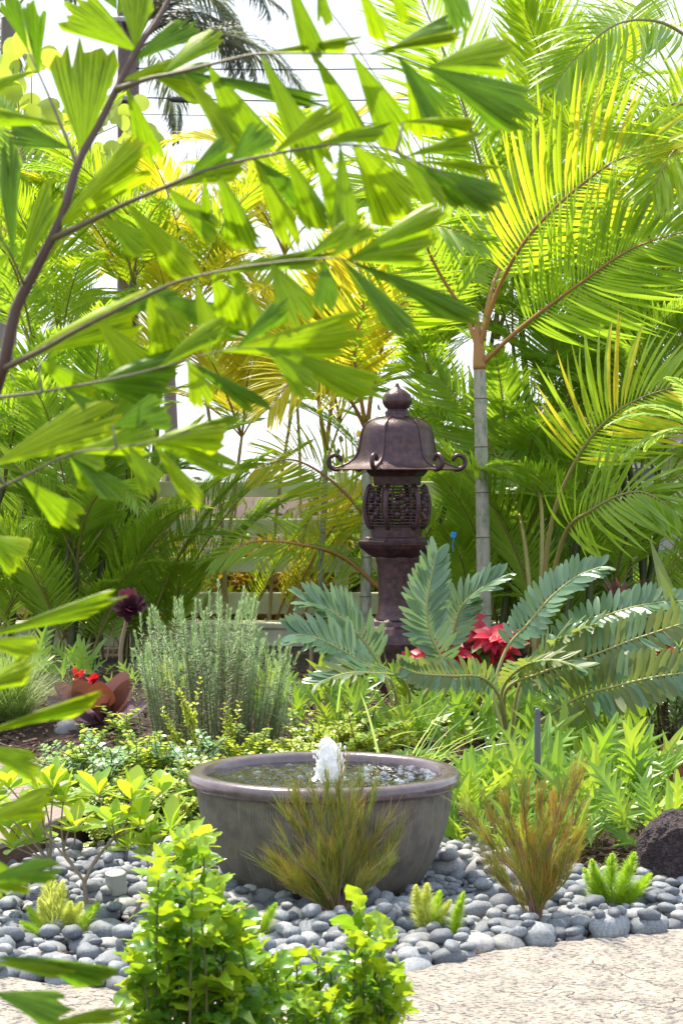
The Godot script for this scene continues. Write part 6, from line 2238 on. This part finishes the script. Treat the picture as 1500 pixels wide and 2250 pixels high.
func wavy_bushes() -> void:
	var m1 := leafm("wavy_leaf", lin(0.12, 0.24, 0.02), Color(0.55, 0.8, 0.03), 0.28, 0.24)
	var m2 := leafm("wavy_leaf_lime", lin(0.21, 0.33, 0.02), Color(0.72, 0.9, 0.03), 0.27, 0.24)
	var m3 := leafm("wavy_leaf_deep", lin(0.06, 0.14, 0.02), Color(0.4, 0.68, 0.03), 0.22, 0.22)
	var wood := mat("bush_stem", lin(0.12, 0.12, 0.04), 0.7)
	var us := []
	for k in 5:
		var mb := MB.new()
		var seg := 8
		var s := 0
		for i in seg + 1:
			var f := float(i) / seg
			var w := maxf(0.03, pow(sin(PI * clampf(pow(f, 0.72), 0.01, 0.99)), 0.8)) * 0.33
			var ang: float = f * [0.9, 1.6, 0.5, 2.3, 1.2][k]
			var c := Vector3(0, f * (1.0 - 0.12 * ang), -0.28 * f * ang)
			var tw: float = f * [0.3, -0.6, 0.9, 0.2, -0.9][k]
			for j in 5:
				var x := (j / 2.0 - 1.0)
				var wave := 0.09 * sin(f * 17.0 + k * 1.3 + (1.5 if x > 0 else 0.0)) * absf(x) * w * 4.0
				mb.add(c + Vector3(x * w, 0, absf(x) * w * 0.35 + wave).rotated(Vector3.UP, tw), Vector2(j / 4.0, f))
		for i in seg:
			for j in 4:
				var a := i * 5 + j
				mb.quad(a, a + 1, a + 6, a + 5)
		us.append(mb.mesh(m1))
	var top := [Vector2(255, 2140), Vector2(290, 2080), Vector2(320, 2000), Vector2(345, 1905), Vector2(380, 1890), Vector2(405, 1835), Vector2(440, 1822), Vector2(470, 1870), Vector2(495, 1920), Vector2(520, 2000), Vector2(560, 2050), Vector2(620, 2065), Vector2(680, 2045), Vector2(740, 2035), Vector2(770, 2000), Vector2(805, 1965), Vector2(830, 2030), Vector2(870, 2105), Vector2(890, 2150)]
	for s in [[265, 525, 400, 4.3, 46, "tall wavy leaved lime green bush in front of the bowl"], [500, 885, 700, 4.45, 58, "low spreading wavy leaved green bush by the paving"]]:
		var b := gpt(s[2], s[3])
		var t := thing("wavy_bush", s[5], "shrub", b, "wavy leaved bushes by the paving")
		var all := []
		for k in s[4]:
			var px := rr(s[0], s[1])
			var d: float = s[3] + rr(-0.2, 0.22)
			var ty := lerp_table(top, px) + pow(rng.randf(), 0.75) * 250.0 + (rr(-25, 10))
			var e := P(px, ty, d)
			var foot := Vector3(lerpf(b.x, e.x, 0.7), 0.0, lerpf(b.z, e.z, 0.7))
			var sp := spline([foot, foot.lerp(e, 0.55) + rv(0.02), e], 10)
			var mb := MB.new()
			mb.tube(sp, [0.004, 0.0038, 0.0036, 0.0034, 0.0032, 0.003, 0.0028, 0.0026, 0.0024, 0.002, 0.0015], 5)
			part(t, "stem", mb.mesh(wood))
			var L := e.distance_to(foot)
			var n := int(L * rr(0.62, 0.75) / 0.025)
			for i in n:
				var f := 1.0 - (i * 0.025) / L
				var j := clampi(int(f * 10), 0, 9)
				var p: Vector3 = sp[j].lerp(sp[j + 1], f * 10 - j)
				var az: float = i * 2.1 + k
				var lean := lerpf(0.3, 1.15, clampf(i / 6.0, 0, 1)) + rr(-0.25, 0.25)
				var dv := Vector3(cos(az) * sin(lean), cos(lean), sin(az) * sin(lean))
				var ll := rr(0.05, 0.1) * (0.75 if i < 2 else 1.0)
				var nr := Vector3.UP * sin(lean) - Vector3(cos(az), 0, sin(az)) * cos(lean) + rv(0.4)
				all.append([p.z + p.y * 0.25, lx(p, p + dv * ll, nr, ll * rr(0.9, 1.3)), rng.randi() % 5, m2 if (i < 2 or rng.randf() < 0.15) else (m1 if rng.randf() < 0.5 else m3)])
		all.sort_custom(func(x, y): return x[0] > y[0])
		var rest := MB.new()
		for i in all.size():
			var e: Array = all[i]
			if i < 300: part(t, "leaf", us[e[2]], e[1], e[3])
		# the rest, joined
		for mm in [m1, m2, m3]:
			var mbx := MB.new()
			for i in range(300, all.size()):
				var e: Array = all[i]
				if e[3] != mm: continue
				var ar: Array = us[e[2]].surface_get_arrays(0)
				var o := mbx.v.size()
				for q in ar[Mesh.ARRAY_VERTEX]: mbx.add(e[1] * q)
				for q in ar[Mesh.ARRAY_INDEX]: mbx.ix.append(q + o)
			if mbx.v.size():
				var f := part(t, "foliage", mbx.mesh(mm))
				f.set_meta("kind", "stuff")

# ---------- the fishtail palm that hangs in from the left ----------
func fan_leaf(m: Material, sd: int) -> ArrayMesh:
	var r2 := RandomNumberGenerator.new()
	r2.seed = sd * 31 + 7
	var mb := MB.new()
	var nc := 13
	var nr := 9
	var asym := r2.randf_range(-0.13, 0.13)
	var jag := []
	for j in nc: jag.append(r2.randf_range(-0.06, 0.06) + (0.035 if j % 2 else -0.03) - (r2.randf_range(0.08, 0.2) if r2.randf() < 0.16 else 0.0))
	var droop := r2.randf_range(0.06, 0.24)
	var cup := r2.randf_range(-0.16, 0.1)
	for i in nr + 1:
		var t := float(i) / nr
		for j in nc:
			var s := float(j) / (nc - 1) * 2.0 - 1.0
			var reach: float = 1.0 - 0.20 * pow(absf(s), 1.6) + asym * s + jag[j] * smoothstep(0.6, 1.0, t)
			var w := 0.5 * (0.05 + 0.95 * pow(t, 1.05)) * (1.0 - 0.08 * t * t)
			var pleat := (0.014 if j % 2 else -0.014) * t
			var bend := -droop * t * t + 0.08 * t + cup * s * s * t * t
			mb.add(Vector3(s * w, t * reach, bend + pleat - 0.05 * s * s * t), Vector2(float(j) / (nc - 1), t))
	for i in nr:
		for j in nc - 1:
			var a := i * nc + j
			mb.quad(a, a + 1, a + nc + 1, a + nc)
	return mb.mesh(m)

func build_fishtail() -> void:
	var im := Image.create(256, 96, false, Image.FORMAT_RGB8)
	var n1 := FastNoiseLite.new()
	n1.frequency = 0.06
	n1.fractal_octaves = 4
	for x in 256:
		for y in 96:
			# veins run the length of the blade; the torn ends are dry and yellow
			var k := 0.82 + 0.40 * n1.get_noise_2d(x * 2.2, y * 0.10) + 0.07 * sin(x * TAU / 21.0) + 0.10 * n1.get_noise_2d(x * 0.8, y * 0.8 + 400)
			var end := smoothstep(84.0, 95.0, y + 14.0 * n1.get_noise_2d(x * 3.0, 77.0))
			var cc := Color(clampf(k, 0, 1), clampf(k * 0.98 + 0.02, 0, 1), clampf(k, 0, 1))
			im.set_pixel(x, y, cc.lerp(Color(1.0, 0.90, 0.8), end * 0.75))
	var tex := ImageTexture.create_from_image(im)
	var ms := []
	for q in [["fishtail_leaf", 0.42, 0.64, 0.02, 0.56], ["fishtail_leaf_lime", 0.52, 0.72, 0.02, 0.58], ["fishtail_leaf_old", 0.22, 0.42, 0.03, 0.48]]:
		var m := leafm(q[0], lin(q[1], q[2], q[3]), Color(0.9, 1.0, 0.4), q[4], 0.36)
		m.albedo_texture = tex
		m.metallic_specular = 0.38
		bump(m, tex, 0.06)
		ms.append(m)
	var wood := mat("fishtail_stalk", lin(0.085, 0.042, 0.032), 0.5)
	var wood2 := mat("fishtail_stalk_green", lin(0.20, 0.2, 0.10), 0.5)
	var wood3 := mat("fishtail_side_stalk", lin(0.15, 0.12, 0.06), 0.5)
	var us := []
	for k in 8: us.append(fan_leaf(ms[0], k))
	var foot := Vector3(-1.05, 0, -3.2)
	var t := thing("fishtail_palm", "fishtail palm with large jagged wedge leaflets arching over the garden", "palm tree", foot)
	var tr := MB.new()
	tr.tube(spline([foot, Vector3(-1.02, 0.7, -3.2), P(-420, 950, 3.15), P(-300, 800, 3.1)], 12), [0.05, 0.048, 0.046, 0.044, 0.042, 0.04, 0.038, 0.036, 0.034, 0.03, 0.027, 0.024, 0.02], 12)
	part(t, "trunk", tr.mesh(wood2))
	var crown := P(-300, 800, 3.1)
	# each branch: stalk points (column, row, depth), radius px, then leaflets (base, tip, width px, tone)
	var br := [
		[[[-300, 800, 3.1], [-60, 900, 3.0], [0, 830, 2.95], [32, 690, 2.95], [75, 600, 2.95], [135, 480, 2.95], [172, 358, 2.97], [220, 270, 3.0], [295, 120, 3.03], [350, 38, 3.06], [385, -30, 3.08]], 17.0, [
			[168, 330, 190, 92, 125, 0], [268, 88, 150, 12, 85, 0], [285, 105, 300, -25, 62, 0], [290, 140, 432, 45, 55, 2], [285, 180, 388, 128, 38, 1], [135, 505, 312, 322, 85, 1]]],
		[[[170, 362, 2.97], [120, 240, 3.0], [85, 160, 3.05], [30, 40, 3.1], [5, -20, 3.12]], 5.5, [
			[88, 158, 72, 8, 44, 2], [75, 160, -30, 182, 28, 0], [155, 327, 12, 280, 52, 2], [130, 275, -40, 252, 32, 0], [60, 110, 20, -10, 40, 2]]],
		[[[55, 630, 2.95], [25, 560, 2.9], [-5, 510, 2.88], [-40, 440, 2.86]], 4.5, [
			[45, 605, 105, 402, 58, 0], [28, 572, 15, 305, 48, 2], [20, 560, -60, 610, 60, 0], [10, 540, -70, 420, 50, 1]]],
		[[[295, 122, 3.03], [268, 60, 3.06], [250, -10, 3.1]], 4.0, [[255, 20, 215, -60, 60, 2], [258, 30, 300, -60, 50, 0]]],
		[[[258, 196, 3.01], [330, 172, 2.98], [390, 160, 2.95], [510, 130, 2.9], [575, 118, 2.87], [700, 118, 2.83], [860, 122, 2.8], [945, 152, 2.78]], 8.0, [
			[280, 195, 342, 358, 50, 0], [400, 165, 528, 322, 50, 1], [460, 168, 580, 348, 90, 0], [400, 156, 702, 218, 36, 2], [575, 132, 702, 372, 62, 0], [575, 118, 785, 86, 28, 1], [690, 132, 808, 312, 62, 0], [775, 130, 882, 322, 70, 0], [875, 150, 978, 287, 82, 1], [945, 155, 1168, 256, 95, 2], [945, 150, 1122, 104, 88, 0], [840, 120, 998, 38, 54, 2], [810, 110, 1018, 70, 28, 1]]],
		[[[330, -60, 2.95], [480, -90, 2.9], [640, -60, 2.85], [780, -40, 2.8], [960, -60, 2.75]], 5.0, [
			[620, -30, 692, 128, 44, 0], [695, -30, 716, 52, 30, 0], [780, -30, 850, 92, 40, 1], [845, -30, 894, 50, 24, 1], [965, -50, 1032, 58, 70, 2]]],
		[[[111, 528, 2.95], [200, 485, 2.9], [270, 450, 2.86], [370, 408, 2.82], [470, 368, 2.79], [620, 335, 2.76], [740, 318, 2.73], [850, 328, 2.7], [915, 356, 2.68], [990, 390, 2.66]], 9.0, [
			[330, 412, 538, 340, 50, 1], [365, 425, 478, 522, 48, 0], [450, 385, 463, 532, 28, 0], [468, 382, 568, 538, 60, 0], [555, 350, 652, 548, 52, 1], [620, 340, 718, 492, 56, 0], [690, 345, 762, 512, 52, 0], [225, 483, 328, 552, 56, 0], [285, 465, 432, 612, 66, 1], [590, 310, 742, 234, 50, 1], [690, 320, 848, 268, 40, 0], [900, 325, 1052, 292, 40, 0], [885, 268, 1032, 260, 34, 1], [910, 355, 1092, 366, 24, 1], [915, 357, 1042, 452, 52, 2], [990, 390, 1102, 437, 42, 0], [775, 340, 902, 482, 118, 1], [870, 350, 972, 462, 50, 0], [745, 350, 768, 540, 56, 0]]],
		[[[4, 812, 2.95], [100, 765, 2.88], [180, 720, 2.83], [350, 636, 2.76], [430, 608, 2.72], [560, 583, 2.68], [700, 568, 2.65], [765, 572, 2.63]], 9.0, [
			[35, 790, 305, 642, 85, 1], [435, 600, 732, 545, 34, 0], [660, 530, 775, 492, 34, 0], [780, 532, 972, 474, 66, 0], [765, 570, 942, 532, 66, 0], [760, 570, 1062, 697, 52, 2], [750, 580, 912, 738, 52, 2], [500, 598, 582, 748, 50, 1], [600, 585, 668, 712, 88, 0], [715, 580, 716, 684, 56, 2], [430, 622, 472, 792, 50, 1], [215, 700, 338, 852, 90, 1], [325, 660, 562, 722, 72, 2], [345, 690, 388, 792, 84, 1]]],
		[[[-60, 880, 2.9], [100, 860, 2.8], [260, 830, 2.72], [350, 808, 2.68], [490, 770, 2.62], [600, 765, 2.6]], 5.0, [
			[490, 770, 804, 730, 78, 1], [600, 770, 838, 866, 66, 0], [415, 815, 588, 892, 40, 2], [420, 825, 452, 894, 58, 1], [200, 850, 368, 848, 78, 2], [85, 790, 202, 872, 56, 0], [350, 808, 500, 700, 52, 0], [560, 770, 690, 800, 60, 0]]],
		[[[-80, 1090, 2.85], [0, 1072, 2.8], [150, 1000, 2.72], [250, 985, 2.68], [330, 972, 2.65], [420, 950, 2.62]], 5.0, [
			[-10, 1020, 258, 898, 105, 1], [325, 975, 484, 928, 66, 1], [330, 980, 528, 1032, 52, 0], [345, 995, 432, 1114, 40, 1], [270, 1005, 328, 1058, 30, 0], [45, 1045, 172, 1152, 62, 0], [150, 1000, 218, 1060, 66, 0], [140, 965, 230, 1000, 60, 0], [350, 930, 542, 908, 26, 0], [250, 935, 372, 898, 74, 2], [-30, 1180, 55, 1218, 66, 1], [-40, 1150, 40, 1250, 50, 0]]],
		[[[-300, 800, 3.1], [-200, 1200, 2.8], [-90, 1420, 2.6], [-60, 1650, 2.5], [-40, 1900, 2.45], [-20, 2110, 2.4], [0, 2280, 2.4]], 6.0, [
			[-40, 1402, 258, 1310, 38, 0], [-40, 1405, 78, 1428, 46, 1], [-20, 1620, 202, 1522, 30, 1], [-40, 1640, 88, 1692, 52, 0], [-20, 1930, 132, 1905, 56, 2], [-30, 1945, 70, 1950, 24, 1], [20, 2100, 258, 2122, 40, 2], [5, 2108, 158, 2132, 34, 0], [60, 2262, 292, 2218, 34, 0], [-30, 1560, 60, 1440, 40, 0]]]]
	for q in br:
		var pts := []
		for p in q[0]: pts.append(P(p[0], p[1], p[2]))
		var n := 26
		var sp := spline(pts, n)
		var r0: float = q[1] * 2.95 / F
		var ra := []
		for i in n + 1: ra.append(lerpf(r0, r0 * (0.3 if q[1] > 12.0 else 0.14), pow(float(i) / n, 0.9 if q[1] > 12.0 else 0.5)))
		var mb := MB.new()
		mb.tube(sp, ra, 8)
		var bn := part(t, "branch", mb.mesh(wood if q[1] > 12.0 else wood3))
		# more leaflets along the stalk, hanging or standing where the listed ones leave gaps
		var list: Array = q[2].duplicate()
		if q[2].size() > 7:
			for k in 4:
				var w: int = rng.randi_range(1, q[0].size() - 2)
				var s0: Array = q[0][w]
				var s1: Array = q[0][w + 1]
				var fr := rng.randf()
				var bx := lerpf(s0[0], s1[0], fr)
				var by := lerpf(s0[1], s1[1], fr)
				var an := rr(0.15, 1.3) if k % 3 else rr(-0.75, -0.2)
				var ll := rr(110, 190)
				list.append([bx, by, bx + cos(an) * ll, by + sin(an) * ll, rr(40, 75), rng.randi() % 3])
		for f in list:
			# root of the leaflet sits on the nearest point of its stalk
			var want := P(f[0], f[1], 2.9)
			var best := 1e9
			var at: Vector3 = sp[0]
			for i in sp.size() - 1:
				for s in 4:
					var c: Vector3 = sp[i].lerp(sp[i + 1], s / 4.0)
					var w2 := P(f[0], f[1], -c.z)
					if w2.distance_to(c) < best:
						best = w2.distance_to(c)
						at = c
			var d := -at.z
			var base := at
			var along := P(f[0], f[1], d)
			if best > 0.03:      # a short stalklet carries it out
				var ss := MB.new()
				ss.tube([at, at.lerp(along, 0.6) + Vector3(0, -0.004, 0.004), along], [0.0022, 0.0018, 0.0016], 5)
				part(bn, "stalklet", ss.mesh(wood2))
				base = along
			var Lp := Vector2(f[2] - f[0], f[3] - f[1]).length() * d / F
			var tip := P(f[2], f[3], d + rr(-0.38, 0.38) * Lp)
			var tilt := rr(-0.42, 0.42)
			var yv := (tip - base).normalized()
			var nr := Vector3(0, 0.25, 1).rotated(yv, tilt)
			part(bn, "leaflet", us[rng.randi() % 8], lx(base, base + (tip - base) * 1.04, nr, f[4] * d / F / maxf(0.72, cos(tilt)) * 1.3), ms[f[5]])
